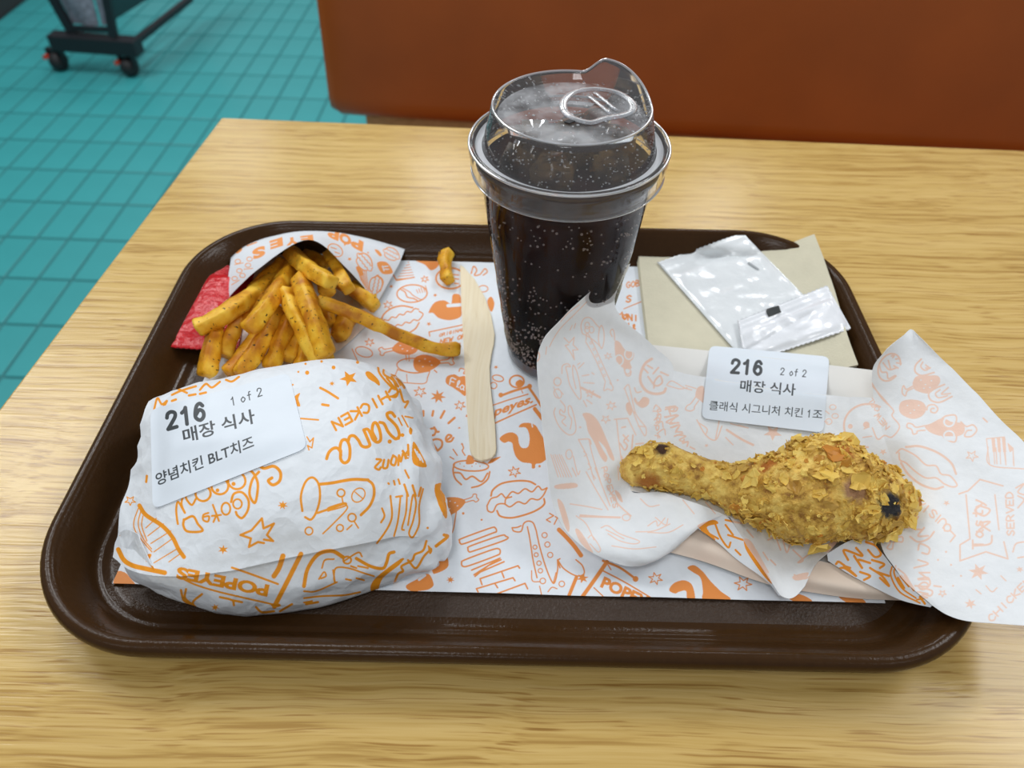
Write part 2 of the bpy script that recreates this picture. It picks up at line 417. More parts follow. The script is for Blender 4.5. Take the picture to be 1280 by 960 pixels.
L.fill(_a((865, 545), (900, 485), (960, 470), (1003, 490), (1012, 440), (1035, 430), (1062, 445), (1066, 520), (1062, 570), (1000, 592), (930, 580), (892, 548))); L.line(_a((985, 503), (1066, 497)), 4.2, smooth=False, val=0)
L.bun(501, 402, 50, -.2, 1.5)
L.line(_a((872, 690), (868, 665), (1072, 622)), 1.5, smooth=False); L.hand('ORIGINAL', (549, 421), (4.0, -1.0), (.8, -3.6), 1.1); L.hand('NEW ORLEANS', (550, 430), (5.4, -1.3), (1.2, -5.2), 1.5); L.line(_a((880, 760), (1060, 735)), 1.4)
L.drum(505, 434, 36, 2.95); L.strokes([_a((395, 770), (430, 850)), _a((380, 860), (345, 850))], 1.3); L.ring(455, 440, 11, 6, 1.3, .3)
L.ring(517, 457, 21, 9, 1.4, .05); L.strokes([_b((92, 112), (70, 185), (130, 205)), _b((312, 110), (292, 165), (268, 210), (135, 205)), _b((95, 120), (200, 142), (305, 128)), _b((145, 15), (150, 55)), _b((165, 10), (168, 60))], 1.2)
L.drum(535, 454, 37, -.1); L.line(_b((150, 150), (155, 200)), 1)
L.line(_b((335, 122), (352, 136)), 1.6)
L.fill(_b((410, 190), (425, 160), (470, 150), (500, 165), (545, 170), (545, 290), (500, 265), (455, 235), (420, 215))); 
for ch, o in (('F', (562, 480.5)), ('l', (569, 483)), ('a', (574, 486))):
    for st in STROKE[ch]: L.line([(o[0] + 6 * p + 2.2 * q, o[1] + 2 * p - 8 * q) for p, q in st], 1.4, val=0)
L.line(_b((500, 130), (510, 110), (540, 120), (530, 145), (560, 140)), 1.4)
L.star(525, 490, 8, 6, solid=False, w=1.2); L.star(547.5, 496, 10.5, 7, .1); L.star(575, 507, 7, 6, solid=False, w=1.1); L.star(584, 520, 3)
L.strokes([_b((262, 395), (262, 425)), _b((328, 395), (322, 425)), _b((402, 395), (378, 440)), _b((470, 440), (430, 475))], 3)
L.hand('Na', (525, 556), (13, -9), (-6, -11.5), 2.7); L.hand('iDe', (535, 572), (12, -8.5), (-7, -11.5), 2.7)
L.star(574, 535, 2); L.star(577.5, 555, 2)
L.ring(588.7, 582.5, 22, 6.5, 2, .05); L.strokes([_b((470, 745), (460, 790), (475, 845), (515, 885)), _b((705, 800), (690, 850), (640, 890), (585, 905)), _b((470, 805), (510, 810), (545, 850), (590, 830), (650, 865), (690, 810))], 2.2)
L.strokes([_b((460, 650), (488, 690)), _b((520, 615), (530, 640), (522, 660), (540, 690)), _b((440, 700), (465, 715))], 1.6); L.fill(_b((690, 745), (720, 715), (778, 698), (760, 715), (720, 740))); L.fill(_b((560, 690), (590, 700), (600, 740), (560, 750), (545, 740)))
for x in range(6): L.dot(575 + 5 * x, 580 + (x % 2) * 3, .8)
L.line(_b((728, 355), (830, 320), (960, 282)), 1.6, smooth=False); L.line(_b((740, 475), (860, 420), (1015, 352)), 2, smooth=False)
fit_text(L, 'peyes.', (617, 520.5), (666, 503), (4.5, -16.5), .035)
L.ring(646, 477, 9, 7.5, 2.2); L.fill(_b((880, 200), (910, 185), (930, 205), (905, 230), (880, 225))); L.line(_b((785, 290), (860, 262), (960, 232)), 3); L.dot(626, 494, 3); L.dot(662, 483, 3); L.line(_b((915, 250), (925, 275)), 1.2)
L.line(_b((968, 240), (1010, 300), (1050, 365)), 3.2); L.line(_b((1005, 380), (1055, 445)), 5)
L.ring(622.5, 473, 7, 3.8, 1.5, .25); L.ring(617, 482, 4, 4, 1.3); L.star(620, 459, 3.2)
RO = _b((900, 495), (925, 475), (975, 475), (1012, 492), (1030, 520), (1060, 570), (1085, 620), (1090, 700), (1050, 740), (1012, 748), (1006, 775), (986, 775), (980, 745), (920, 735), (880, 700), (862, 650), (855, 610), (830, 598), (800, 607), (770, 580), (800, 550), (850, 536), (890, 560), (900, 610), (920, 640), (958, 635), (970, 590), (965, 540), (945, 505), (905, 503))
L.fill(RO); L.line(_b((985, 478), (990, 500)), 1.5, val=0); L.dot(674.5, 583, 1.5)
L.star(643, 590, 8, 6, solid=False, w=1.3)
L.strokes([_c((215, 160), (225, 130), (270, 98), (345, 85), (405, 88), (437, 103)), _c((245, 235), (262, 262), (320, 270), (400, 250), (455, 225), (482, 200), (480, 175))], 2.4)
L.strokes([_c((195, 210), (215, 175), (245, 165), (268, 150), (290, 170), (320, 140), (352, 148), (385, 125), (420, 140), (450, 112), (470, 130), (495, 120)), _c((195, 210), (200, 235), (225, 240), (245, 205), (280, 200), (310, 215), (350, 190), (385, 200), (415, 175), (450, 180), (475, 160), (495, 122)), _c((285, 200), (290, 175), (318, 165))], 1.9)
L.drum(567, 631, 36, -.3); L.strokes([_d((735, 170), (722, 262)), _d((762, 158), (740, 265), (700, 240)), _d((735, 172), (762, 158))], 1.6); L.dot(579, 642, 1.6); L.dot(602, 650, 1.3)
for q in (((778, 305), (790, 293), (930, 242), (955, 240), (962, 258), (940, 268), (805, 318), (782, 318)), ((820, 345), (835, 330), (980, 280), (1008, 282), (1008, 300), (850, 355), (826, 360)), ((788, 415), (805, 400), (940, 350), (975, 346), (980, 366), (960, 380), (830, 428), (795, 433))):
    L.line(_d(*q), 2, closed=True)
L.strokes([_d((838, 452), (980, 392), (850, 475), (1000, 410)), _d((855, 483), (920, 430), (985, 400)), _d((890, 525), (880, 495), (1070, 430), (1078, 442)), _d((990, 465), (1000, 490)), _d((870, 560), (862, 545), (1045, 490), (1055, 505)), _d((955, 520), (968, 540)), _d((965, 570), (1105, 518), (1118, 545))], 2, smooth=False)
L.strokes([_c((320, 320), (330, 337), (365, 338), (378, 300), (400, 287), (425, 295), (440, 330)), _c((320, 320), (345, 318), (365, 310)), _c((397, 315), (410, 380), (425, 480), (445, 570)), _c((440, 330), (460, 420), (490, 520), (520, 590), (535, 590), (548, 530), (548, 480)), _c((548, 480), (580, 525), (640, 560), (680, 550), (672, 510), (640, 480)), _c((560, 475), (550, 485), (560, 520))], 1.8)
L.line(_c((642, 568), (605, 660)), 4.5); L.strokes([_c((418, 535), (422, 585), (460, 590)), _c((527, 595), (540, 545)), _c((458, 612), (468, 655)), _c((500, 640), (520, 618), (545, 625))], 1.4)
for x, y, r in ((483, 357, 13), (497, 404, 13), (511, 456, 13), (435, 417, 10), (441, 455, 10), (455, 497, 11), (462, 535, 11), (474, 586, 14), (569, 601, 14)): L.ring(560 + x / 4, 580 + y / 4, r / 4, None, 1.3)
L.hand('ZT', (683, 650), (7, 4), (4, -8), 1.6); L.line(_c((555, 330), (590, 365), (630, 410), (665, 458)), 5.5)
L.line(_c((795, 490), (740, 570), (672, 665)), 5); L.line(_c((775, 485), (860, 520), (938, 575)), 3); L.dot(794.5, 724, 3.6); L.line(_c((775, 535), (880, 590), (1015, 670)), 1.9); L.line(_c((730, 620), (775, 662)), 1.5); L.line(_c((800, 505), (815, 530)), 1.5)
fit_text(L, 'POPEYES', (750, 733), (825, 768), (7.5, -17), .05)
L.star(819.5, 723.5, 9, 6, solid=False, w=1.3); L.star(929, 730, 11, 6, .1, False, w=1.4)
L.fill(_m((245, 762), (262, 735), (300, 722), (332, 735), (346, 770), (346, 805), (318, 800), (312, 765), (285, 768), (268, 775))); L.fill(_m((318, 672), (345, 662), (380, 688), (410, 725), (450, 765), (490, 800), (385, 802), (380, 765), (370, 712), (340, 690)))
L.fill([(985, 742), (1003, 744), (1015, 752), (990, 751)]); L.fill([(1048, 744), (1072, 746), (1082, 754), (1060, 754)]); L.star(1030, 736, 8, 5, solid=False)
L.fill([(146, 715), (156, 716), (163, 723), (170, 733), (158, 732), (142, 731)]); L.line([(178, 722), (182, 733)], 2); L.line([(190, 728), (200, 734)], 1.6)
L.line([(589, 342), (592, 333), (596, 338), (593, 344), (600, 343), (606, 336), (609, 340), (604, 344)], 1.6); L.ring(604, 361, 6, 4, 1.3); L.fill([(609, 377), (614, 371), (618, 380), (614, 390)])
L.hand('GOB', (783, 360), (6, -1), (0, -7), 1.4); L.hand('SX', (782, 378), (9, -1), (1, -8), 2); L.line([(780, 386), (802, 377)], 1.2); L.hand('UN!', (778, 399), (7, 1), (0, -7), 2); L.hand('il', (783, 408), (7, 2), (0, -5), 2)
L.fill(_d((605, 375), (640, 352), (695, 342), (722, 430), (655, 470), (640, 455), (625, 430))); L.ring(545, 705, 4.8, 4.5, 3); L.a[:] = L.a; L.line([(545, 705), (545.1, 705)], 8, smooth=False, val=0); L.dot(545, 705, 2.5)
L.fill(_d((510, 530), (560, 500), (620, 470), (648, 520), (630, 545), (590, 555), (530, 555))); L.line(_d((575, 500), (605, 478)), 3, val=0); L.star(563, 725, 5.5, 7)
rg = np.random.default_rng(3)
for _ in range(70):                                             # parts of the liner under the food carry on with small stars
    x, y = rg.uniform(170, 1090), rg.uniform(330, 735)
    if L.sample(np.array([x - 12, x, x + 12, x, x]), np.array([y, y - 12, y, y + 12, y])).max() < .05 and not (455 < x < 690): L.star(x, y, rg.uniform(4, 9), 6, rg.uniform(0, 1), rg.random() < .5)

# ---- burger wrapper
B = INK_B = Ink(130, 430, 600, 800, 3)
B.strokes([_e((212, 285), (228, 232), (250, 262), (275, 245), (255, 280), (268, 262)), _e((300, 215), (345, 195), (420, 172)), _e((330, 185), (375, 205)), _e((440, 190), (470, 160), (500, 178), (540, 150)), _e((570, 140), (600, 148), (635, 125))], 2.8)
B.strokes([_e((385, 218), (418, 212)), _e((440, 210), (470, 203)), _e((300, 245), (320, 238))], 3)
B.fill(_e((908, 230), (940, 205), (932, 235), (942, 270), (922, 268))); B.line(_e((1042, 180), (1080, 200), (1130, 232)), 3.2); B.line(_e((1052, 263), (1082, 268)), 3.4); B.line(_e((945, 333), (1032, 340)), 2.2)
B.line(_e((975, 425), (990, 450), (1008, 430), (1000, 480), (978, 468), (985, 490)), 1.7, smooth=False); B.star(415, 479.5, 4, 7); B.star(436, 473, 12, 5, .5)
for x, y, r in ((417, 459.5, 2.4), (384, 466, 2.6), (382, 455, 1.5), (366, 481, 1.2), (373, 465, 1.3), (447, 453, 2), (402, 452, 1.6)): B.dot(x, y, r)
B.hand('CHICKEN', (494, 483), (-11.8, 6.6), (5.5, 10.5), 3)
B.strokes([_g((258, 712), (272, 672), (300, 645), (330, 642), (352, 668)), _g((352, 660), (352, 715), (378, 740), (408, 715), (412, 640), (392, 590), (362, 590), (348, 630), (352, 690)), _g((400, 600), (412, 565), (440, 560), (470, 590), (490, 625), (520, 635), (545, 622), (535, 590), (505, 520)), _g((505, 520), (530, 515), (548, 540), (568, 585), (598, 602), (618, 580), (610, 520), (588, 475), (568, 480), (562, 530), (585, 580)), _g((612, 470), (640, 480), (665, 530), (690, 560)), _g((690, 560), (720, 580), (742, 555), (725, 500), (690, 460), (668, 440), (660, 412), (690, 405), (712, 430))], 4)
B.dot(487, 552, 2.6); B.dot(503, 544, 2.4); B.dot(498, 548, 2)
B.strokes([_g((590, 715), (620, 720), (600, 745), (580, 770), (605, 785), (618, 770)), _g((640, 720), (632, 770), (660, 770), (670, 720)), _g((700, 690), (685, 740), (710, 755), (722, 710), (700, 690)), _g((735, 755), (740, 690), (752, 730), (770, 670), (785, 710)), _g((765, 660), (800, 705), (800, 620)), _g((778, 690), (800, 660))], 3)
B.strokes([_g((668, 875), (672, 880)), _g((705, 860), (712, 885)), _g((735, 850), (745, 880)), _g((780, 790), (805, 840))], 2.6)
B.line(_e((952, 795), (945, 720), (968, 650), (1003, 628), (1033, 660), (1040, 730), (1022, 800), (995, 838), (966, 826)), 3); B.line(_e((1035, 662), (1100, 655), (1200, 638), (1280, 640)), 4)
B.line(_d((318, 0), (345, 25), (350, 75), (328, 130), (285, 175)), 3.6); B.line(_e((1028, 805), (1160, 760)), 3)
for x, y, r, w in ((185, 65, 19, 2.2), (240, 188, 20, 2.2), (25, 255, 19, 2), (180, 240, 17, 2)): B.ring(380 + x / 4, 600 + y / 4, r / 4, None, w)
B.ring(448, 619, 9.5, 7.5, 1.7, -.9); B.line(_d((255, 60), (292, 92)), 1.6)
B.strokes([_d((190, 85), (195, 115)), _d((205, 118), (215, 145), (150, 215), (95, 268)), _d((120, 152), (125, 138), (200, 115), (205, 130), (120, 155)), _d((215, 248), (240, 225)), _d((250, 205), (272, 240))], 2)
B.line(_f((772, 2), (800, 22), (850, 12), (882, 42), (878, 85), (845, 105), (822, 85), (840, 70)), 4); B.line(_f((690, 45), (735, 35), (768, 90), (765, 160), (752, 195), (728, 150), (742, 80), (775, 40)), 3.4)
B.ring(296, 601, 11, 10.5, 3, .4); B.ring(275, 608, 10.5, 10, 3); B.ring(254, 617, 9.5, 9.5, 3); B.dot(292, 605, 2.6); B.dot(272, 613, 2.4)
B.line(_f((460, 175), (440, 205), (415, 180), (402, 150), (388, 200), (405, 245), (372, 190), (362, 225), (365, 270), (370, 300)), 2.8)
B.line(_f((636, 190), (650, 150), (690, 142), (722, 180), (720, 230), (692, 270), (668, 258), (660, 240)), 3.2); B.ring(297, 630, 5.5, 6, 2.4); B.ring(282.5, 636, 5.5, 7.5, 2.6); B.strokes([_f((575, 285), (545, 205)), _f((540, 260), (585, 255)), _f((560, 262), (548, 290))], 2.6)
B.line(_f((498, 265), (525, 262), (520, 288), (497, 280), (498, 255), (522, 245)), 2.6); B.line(_f((400, 278), (398, 310), (420, 338), (492, 335), (470, 300), (445, 262), (400, 280)), 3.2)
B.line(_f((683, 355), (738, 332), (790, 272), (798, 322), (850, 298), (815, 355), (846, 385), (800, 378)), 3, smooth=False); B.line(_f((683, 355), (735, 372), (725, 415), (770, 390), (800, 395)), 3, smooth=False)
B.star(353.5, 631.5, 7, 7); B.star(279, 687, 7, 6, .6)
B.line(_f((178, 208), (210, 255), (290, 308), (342, 365), (372, 425), (400, 465)), 5.4); B.strokes([_f((178, 208), (150, 290), (160, 340), (205, 400), (240, 440)), _f((185, 235), (172, 300), (195, 370), (238, 425)), _f((195, 260), (190, 310), (215, 385))], 1.5)
B.strokes([_f((210, 320), (262, 272)), _f((220, 360), (298, 300)), _f((235, 398), (335, 335)), _f((250, 440), (345, 372)), _f((250, 495), (365, 425)), _f((325, 490), (380, 450))], 1.4, smooth=False); B.star(163, 626, 7, 5, solid=False); B.strokes([_f((215, 60), (212, 90)), _f((200, 470), (232, 455), (215, 485))], 3)
fit_text(B, 'POPEYES', (337, 732), (222, 709), (-4, 19), .05)
B.line(_f((640, 518), (720, 545), (870, 600)), 2.8); B.line(_f((370, 560), (450, 600), (560, 635), (700, 668), (850, 702)), 2.4); B.line(_f((985, 450), (920, 580), (852, 712)), 6); B.line(_f((895, 460), (875, 520), (850, 560)), 6.5)
B.line(_d((0, 530), (18, 445), (70, 372), (140, 355), (195, 385)), 5); B.ring(434, 700, 5, 4.5, 2.4); B.strokes([_d((90, 440), (105, 400), (150, 395)), _d((200, 405), (270, 362), (290, 382)), _d((75, 495), (100, 460), (110, 480), (85, 492)), _d((145, 450), (155, 510), (150, 490), (160, 440), (220, 440), (300, 465), (350, 480)), _d((0, 555), (60, 555), (165, 510))], 2.2)
B.line(_d((262, 392), (330, 430), (392, 442), (412, 415), (425, 370), (450, 360)), 4.2); B.strokes([_d((235, 430), (262, 440)), _d((270, 430), (320, 440)), _d((210, 495), (235, 500)), _d((262, 490), (300, 500)), _d((0, 590), (90, 580), (200, 575), (280, 560)), _d((0, 612), (40, 605))], 2.4)
B.strokes([_f((385, 630), (400, 680), (440, 700), (405, 670), (410, 625)), _f((490, 650), (445, 690), (465, 725)), _f((580, 665), (640, 680), (650, 705)), _f((640, 680), (690, 690)), _f((760, 715), (790, 740), (850, 735)), _f((880, 735), (940, 700)), _f((1010, 700), (1070, 690))], 3); B.star(269, 759, 5.5, 6); B.fill(_f((835, 700), (870, 695), (885, 708), (850, 718)))
B.fill(_g((515, 140), (545, 132), (602, 185), (610, 225), (570, 200), (535, 178))); B.strokes([_g((598, 92), (615, 150), (690, 235), (720, 245), (700, 190), (640, 150), (645, 112), (690, 125), (750, 220)), _g((620, 90), (650, 110), (740, 190), (775, 240)), _g((658, 175), (710, 240)), _g((690, 165), (735, 230)), _g((660, 303), (705, 292), (738, 265)), _g((745, 250), (770, 330), (800, 330), (780, 370))], 2.8)
B.strokes([_g((735, 440), (760, 490)), _g((760, 425), (800, 500)), _g((780, 430), (830, 440))], 2); B.fill(_g((812, 500), (830, 520), (822, 552), (806, 535))); B.fill(_g((832, 605), (862, 630), (920, 745), (905, 770), (832, 738))); B.strokes([_g((860, 665), (880, 720)), _g((845, 650), (868, 700)), _g((880, 690), (900, 735))], 1.8, val=0)
B.strokes([_g((775, 885), (790, 930), (800, 960)), _g((830, 890), (850, 960)), _g((885, 905), (870, 960))], 3); B.fill(_g((980, 885), (1020, 890), (1035, 960), (985, 960)))
B.strokes([_d((595, 45), (575, 130), (575, 220), (545, 285), (525, 265), (545, 205), (560, 120), (545, 75), (530, 160), (520, 225)), _d((515, 60), (510, 160), (490, 240), (500, 250)), _d((482, 85), (470, 200), (450, 280))], 2.4)
B.strokes([_d((390, 142), (402, 180), (385, 212)), _d((432, 80), (440, 170), (430, 215), (402, 265), (365, 315)), _d((460, 85), (490, 80))], 2.6)
B.strokes([_d((450, 520), (470, 470), (495, 455), (488, 430), (540, 402), (555, 372), (595, 352), (612, 305)), _d((520, 400), (560, 440), (600, 380), (635, 345))], 3); B.fill(_d((332, 548), (355, 492), (470, 402), (500, 392), (470, 430), (395, 490), (365, 560))); B.fill(_d((618, 325), (642, 350), (628, 370))); B.fill(_d((652, 40), (690, 22), (716, 165), (702, 188), (668, 110))); B.line(_d((700, 275), (716, 285), (660, 330)), 4); B.dot(534.5, 660, 1.5)
B.line([(148, 687), (155, 700), (166, 707), (182, 711), (206, 716)], 6)
EA = INK_E = Ink(130, 640, 220, 740, 4)
EA.line([(149, 688), (156, 700), (168, 706), (182, 708), (200, 713)], 6); EA.line(_f((65, 340), (70, 380), (80, 360), (75, 400)), 2); EA.strokes([_f((70, 610), (100, 560)), _f((60, 570), (110, 590))], 4)

# ---- stickers
S = INK_S1 = Ink(170, 450, 400, 650, 6)
S.hand('216', (209, 537.5), (17.3, -5.1), (-2.2, -20.5), 4.8); S.hand('1', (289, 507.5), (7.6, -2.5), (-1.6, -10), 1.4); S.hand('of', (301.5, 503.5), (8, -2.6), (-1.6, -10), 1.4); S.hand('2', (322, 496.5), (8.2, -2.7), (-1.6, -10), 1.4)
fit_text(S, '매장 식사', (230, 553), (319.5, 527), (-3.2, -19.5), .02); fit_text(S, '양념치킨 BLT치즈', (196, 606.5), (318, 558), (-2.8, -17), .018)
S = INK_S2 = Ink(860, 420, 1050, 560, 6)
S.hand('216', (913, 466), (14, .9), (1.6, -16.5), 3.9); S.hand('2', (975, 468.5), (6.4, .6), (1, -8.5), 1.2); S.hand('of', (986.5, 469.5), (6, .5), (1, -8.5), 1.2); S.hand('2', (1002.5, 471), (6.4, .6), (1, -8.5), 1.2)
fit_text(S, '매장 식사', (924.5, 488), (994, 493.5), (1.6, -16), .018); fit_text(S, '클래식 시그니처 치킨', (886, 511.5), (1003, 521), (1.3, -13), .008); S.hand('1', (1008.5, 521.5), (6, .5), (1, -9), 1.2); fit_text(S, '조', (1015.5, 522.3), (1027.5, 523.2), (1.3, -13), .008)

# ---- fries bag
Fb = INK_F = Ink(270, 270, 530, 420, 4)
for ch, x, y, w, h, r in (('P', 945, 120, 17, 12, .45), ('O', 868, 88, 16, 11, .42), ('P', 790, 60, 15, 10, .4), ('E', 620, 72, 16, 8, -.12), ('Y', 525, 82, 16, 8.5, -.18), ('E', 425, 88, 17, 10, -.3), ('S', 312, 140, 17, 12, -.35)):
    (px, py), = _o((x, y)); fit_text(Fb, ch, (px, py), (px - w * math.cos(r), py - w * math.sin(r) * (1 if r > 0 else 1)), (1.5 if r < 0 else -2, h * 1.35), .06)
Fb.fill(_o((120, 155), (160, 140), (165, 170), (130, 190))); Fb.strokes([_o((190, 130), (240, 100), (300, 92)), _o((200, 140), (260, 118))], 1.5)
Fb.ring(419, 313, 10, 7, 1.3, .6); Fb.strokes([_o((735, 150), (770, 160)), _o((760, 180), (790, 190))], 1.2); Fb.bun(455, 328, 24, 1.0, 1.2); Fb.fill(_o((1030, 250), (1090, 245), (1130, 300), (1115, 320), (1060, 315))); Fb.strokes([_o((1065, 275), (1100, 270)), _o((1070, 290), (1105, 290)), _o((1065, 270), (1075, 300))], 1.4, val=0)
Fb.fill(_o((1015, 165), (1040, 170), (1062, 200), (1045, 205))); Fb.star(437, 324, 3.2); Fb.star(431, 306, 2.2); Fb.star(460, 316, 2); Fb.star(352, 328, 2.6)
for k in range(6): Fb.line(_o((900 + 12 * k, 275 + 6 * k), (930 + 9 * k, 365 + 14 * k)), 1)
Fb.fill(_o((895, 280), (915, 275), (945, 320), (920, 330))); Fb.bun(469, 356, 22, 1.9, 1.2); Fb.bun(489, 318, 20, .6, 1.0); Fb.line(_o((1000, 345), (1040, 335), (1070, 370), (1050, 430)), 1.3)
for x, y in ((140, 240), (150, 300), (205, 265), (170, 330), (120, 350), (215, 225)): Fb.ring(270 + x / 5.12, 280 + y / 5.12, 3.4, 2.6, 1); 
Fb.strokes([_o((120, 260), (175, 250)), _o((180, 290), (235, 285)), _o((100, 390), (150, 360))], 1)

# ---- sheet under the drumstick (mostly seen from its back)
C = INK_C = Ink(650, 310, 1350, 820, 3)
C.strokes([_i((820, 330), (840, 350), (822, 440)), _i((600, 605), (640, 560), (700, 515)), _i((760, 470), (800, 440)), _i((540, 740), (560, 700), (600, 640), (670, 570), (740, 500)), _i((650, 650), (662, 625)), _i((672, 640), (680, 615)), _i((520, 780), (525, 740))], 1.1)
C.fill(_i((800, 370), (825, 350), (838, 360), (815, 440), (802, 430)))
C.line(_n((800, 270), (840, 310), (880, 265), (872, 325), (912, 365), (868, 368), (882, 445), (850, 385), (808, 330), (835, 325)), 1.3, smooth=False)
C.strokes([_n((945, 235), (935, 170), (960, 115), (1010, 110), (1060, 165), (1085, 190)), _n((1085, 190), (1100, 170), (1118, 220), (1118, 300), (1100, 355), (1075, 290), (1082, 195)), _n((945, 235), (985, 255), (1050, 300), (1100, 352)), _n((975, 290), (1000, 250), (1180, 640)), _n((972, 300), (1040, 420), (1130, 620)), _n((1130, 620), (1118, 690), (1150, 680), (1185, 692), (1190, 660), (1165, 630))], 1.2)
for q in ((985, 170), (1020, 205), (985, 205)): C.ring(580 + q[0] / 6.4, 380 + q[1] / 6.4, 3, 4, 1)
for k in range(6): C.ring(580 + (1015 + 22 * k) / 6.4, 380 + (310 + 52 * k) / 6.4, 1.2, 1.6, .8)
C.line(_n((1185, 260), (1170, 225), (1185, 200), (1200, 225), (1205, 290)), 1.3)
C.fill(_h((578, 40), (610, 40), (650, 95), (705, 110), (700, 150), (680, 175), (690, 215), (640, 215), (600, 180), (585, 150))); C.ring(669, 445, 5, 7, 1.8); 
for (x, y), r in ((_h((672, 120))[0], 6.5), (_h((607, 160))[0], 6.5)):
    C.line([(x + .8 * r * math.cos(t), y + r * math.sin(t)) for t in np.linspace(0, 6.3, 16)], 1.6, smooth=False, val=0)
C.line(_h((640, 215), (655, 260), (680, 262), (688, 235)), 1.5); C.ring(784.5, 463, 3.5, 4.5, 1.4)
C.strokes([_h((225, 250), (228, 200), (262, 185), (282, 205), (252, 205), (262, 255), (280, 330), (335, 415), (352, 408), (345, 330), (325, 240), (300, 195), (298, 260), (318, 350)), _h((335, 215), (372, 178)), _h((330, 190), (345, 180)), _h((360, 265), (405, 258)), _h((425, 245), (440, 255)), _h((370, 310), (440, 315)), _h((368, 430), (390, 470)), _h((390, 425), (425, 450))], 1.3); C.line(_h((355, 345), (415, 375), (478, 408)), 3)
C.ring(696.5, 477, 4.5, 5, 1.4); C.ring(697, 492, 4.5, 6, 1.2, -.5); C.strokes([_h((170, 340), (185, 380), (205, 415)), _h((200, 350), (235, 390))], 1)
C.strokes([_h((180, 480), (172, 520), (205, 600), (262, 655), (305, 650), (318, 600), (290, 480), (268, 470), (270, 520), (290, 560), (280, 620)), _h((215, 430), (245, 470), (240, 510), (215, 490), (212, 520), (250, 540), (225, 570), (252, 600))], 1.3)
C.star(678 + 60, 506 - 14, 6, 6, solid=False, w=1); C.star(760, 445, 5, 6, solid=False, w=.9); C.star(764, 507, 6.5, 6, solid=False, w=1.1); C.star(757, 524, 6, 5, solid=False, w=1.1); C.star(725, 534, 2.2); C.star(772, 475, 2.2)
C.fill(_h((362, 520), (400, 512), (440, 535), (480, 590), (520, 680), (570, 800), (572, 832), (545, 810), (510, 740), (470, 700), (500, 760), (528, 810), (515, 840), (480, 800), (440, 710), (400, 640), (385, 570)))
C.line(_h((825, 152), (780, 185), (752, 250), (752, 310), (790, 365), (850, 385), (905, 375), (918, 350)), 3.4); C.strokes([_h((800, 270), (850, 330), (895, 310), (880, 265), (845, 300), (840, 345)), _h((835, 250), (870, 210)), _h((885, 240), (935, 262)), _h((770, 215), (800, 245)), _h((795, 195), (830, 215))], 2.2)
C.strokes([_h((925, 325), (960, 300), (1040, 345), (1090, 360)), _h((930, 330), (1010, 352), (1060, 345)), _h((1050, 330), (1120, 350)), _h((640, 350), (670, 325), (690, 400), (720, 520), (785, 610), (780, 665), (740, 600), (700, 500), (645, 352)), _h((700, 500), (720, 520)), _h((735, 600), (785, 605))], 1.3)
C.fill(_h((715, 410), (735, 440), (770, 405), (808, 420), (800, 460), (760, 478), (720, 450), (705, 420))); C.line(_h((710, 345), (725, 375), (755, 370)), 1.6); C.fill(_h((655, 450), (680, 445), (695, 500), (680, 530), (655, 490)))
C.line(_h((575, 555), (665, 548), (720, 660)), 1.4, smooth=False); C.line(_h((590, 560), (605, 700), (640, 960)), 1.4, smooth=False); C.strokes([_h((625, 610), (650, 605)), _h((635, 660), (670, 700)), _h((640, 695), (668, 665)), _h((612, 715), (645, 760), (662, 730), (640, 705)), _h((620, 800), (660, 870)), _h((700, 660), (690, 780)), _h((720, 720), (770, 715))], 2)
C.hand('uapf', (822, 511), (-1, 10), (6, 1), 1.6); C.strokes([_h((838, 485), (855, 460), (885, 500), (835, 500)), _h((842, 560), (880, 520), (880, 560), (850, 580)), _h((850, 600), (890, 570), (900, 610)), _h((860, 650), (905, 620), (915, 660))], 1.6)
C.strokes([_h((915, 490), (990, 475), (985, 500), (950, 500), (945, 470)), _h((910, 540), (1000, 530), (920, 575), (1005, 580)), _h((960, 610), (1010, 595), (985, 635), (1025, 640)), _h((975, 668), (1030, 650)), _h((1040, 690), (1030, 715), (1065, 705), (1060, 735)), _h((1080, 740), (1110, 755))], 2)
C.fill(_h((1130, 345), (1172, 340), (1172, 440), (1140, 425), (1115, 400))); C.line(_h((1118, 405), (1085, 450), (1060, 465), (1050, 490), (1080, 500), (1105, 490), (1110, 470), (1138, 430)), 1.5)
C.line(_h((335, 690), (405, 688), (420, 720)), 1.5); C.line(_h((335, 690), (390, 800), (440, 960)), 1.3); C.line(_h((405, 690), (430, 800), (480, 960)), 1.3); C.strokes([_h((370, 770), (390, 790), (375, 800)), _h((400, 850), (420, 880), (400, 890)), _h((425, 920), (450, 950))], 1.2); C.ring(711, 568, 4, 6, 1.2)
for k in range(6): C.line(_h((150 + 14 * k, 790 + (k % 2) * 4), (200 + 18 * k, 940)), 1.1)
C.fill(_h((150, 800), (205, 770), (235, 800), (230, 860), (170, 850))) if False else None
C.strokes([_h((300, 800), (330, 920), (345, 900)), _h((505, 900), (530, 950)), _h((600, 870), (605, 960))], 1.2)
C.fill(_c((538, 105), (632, 95), (640, 118), (545, 125))); C.fill(_c((545, 180), (575, 200), (605, 300), (600, 340), (575, 290))); C.fill(_c((635, 330), (660, 335), (720, 430), (715, 445), (660, 390)))
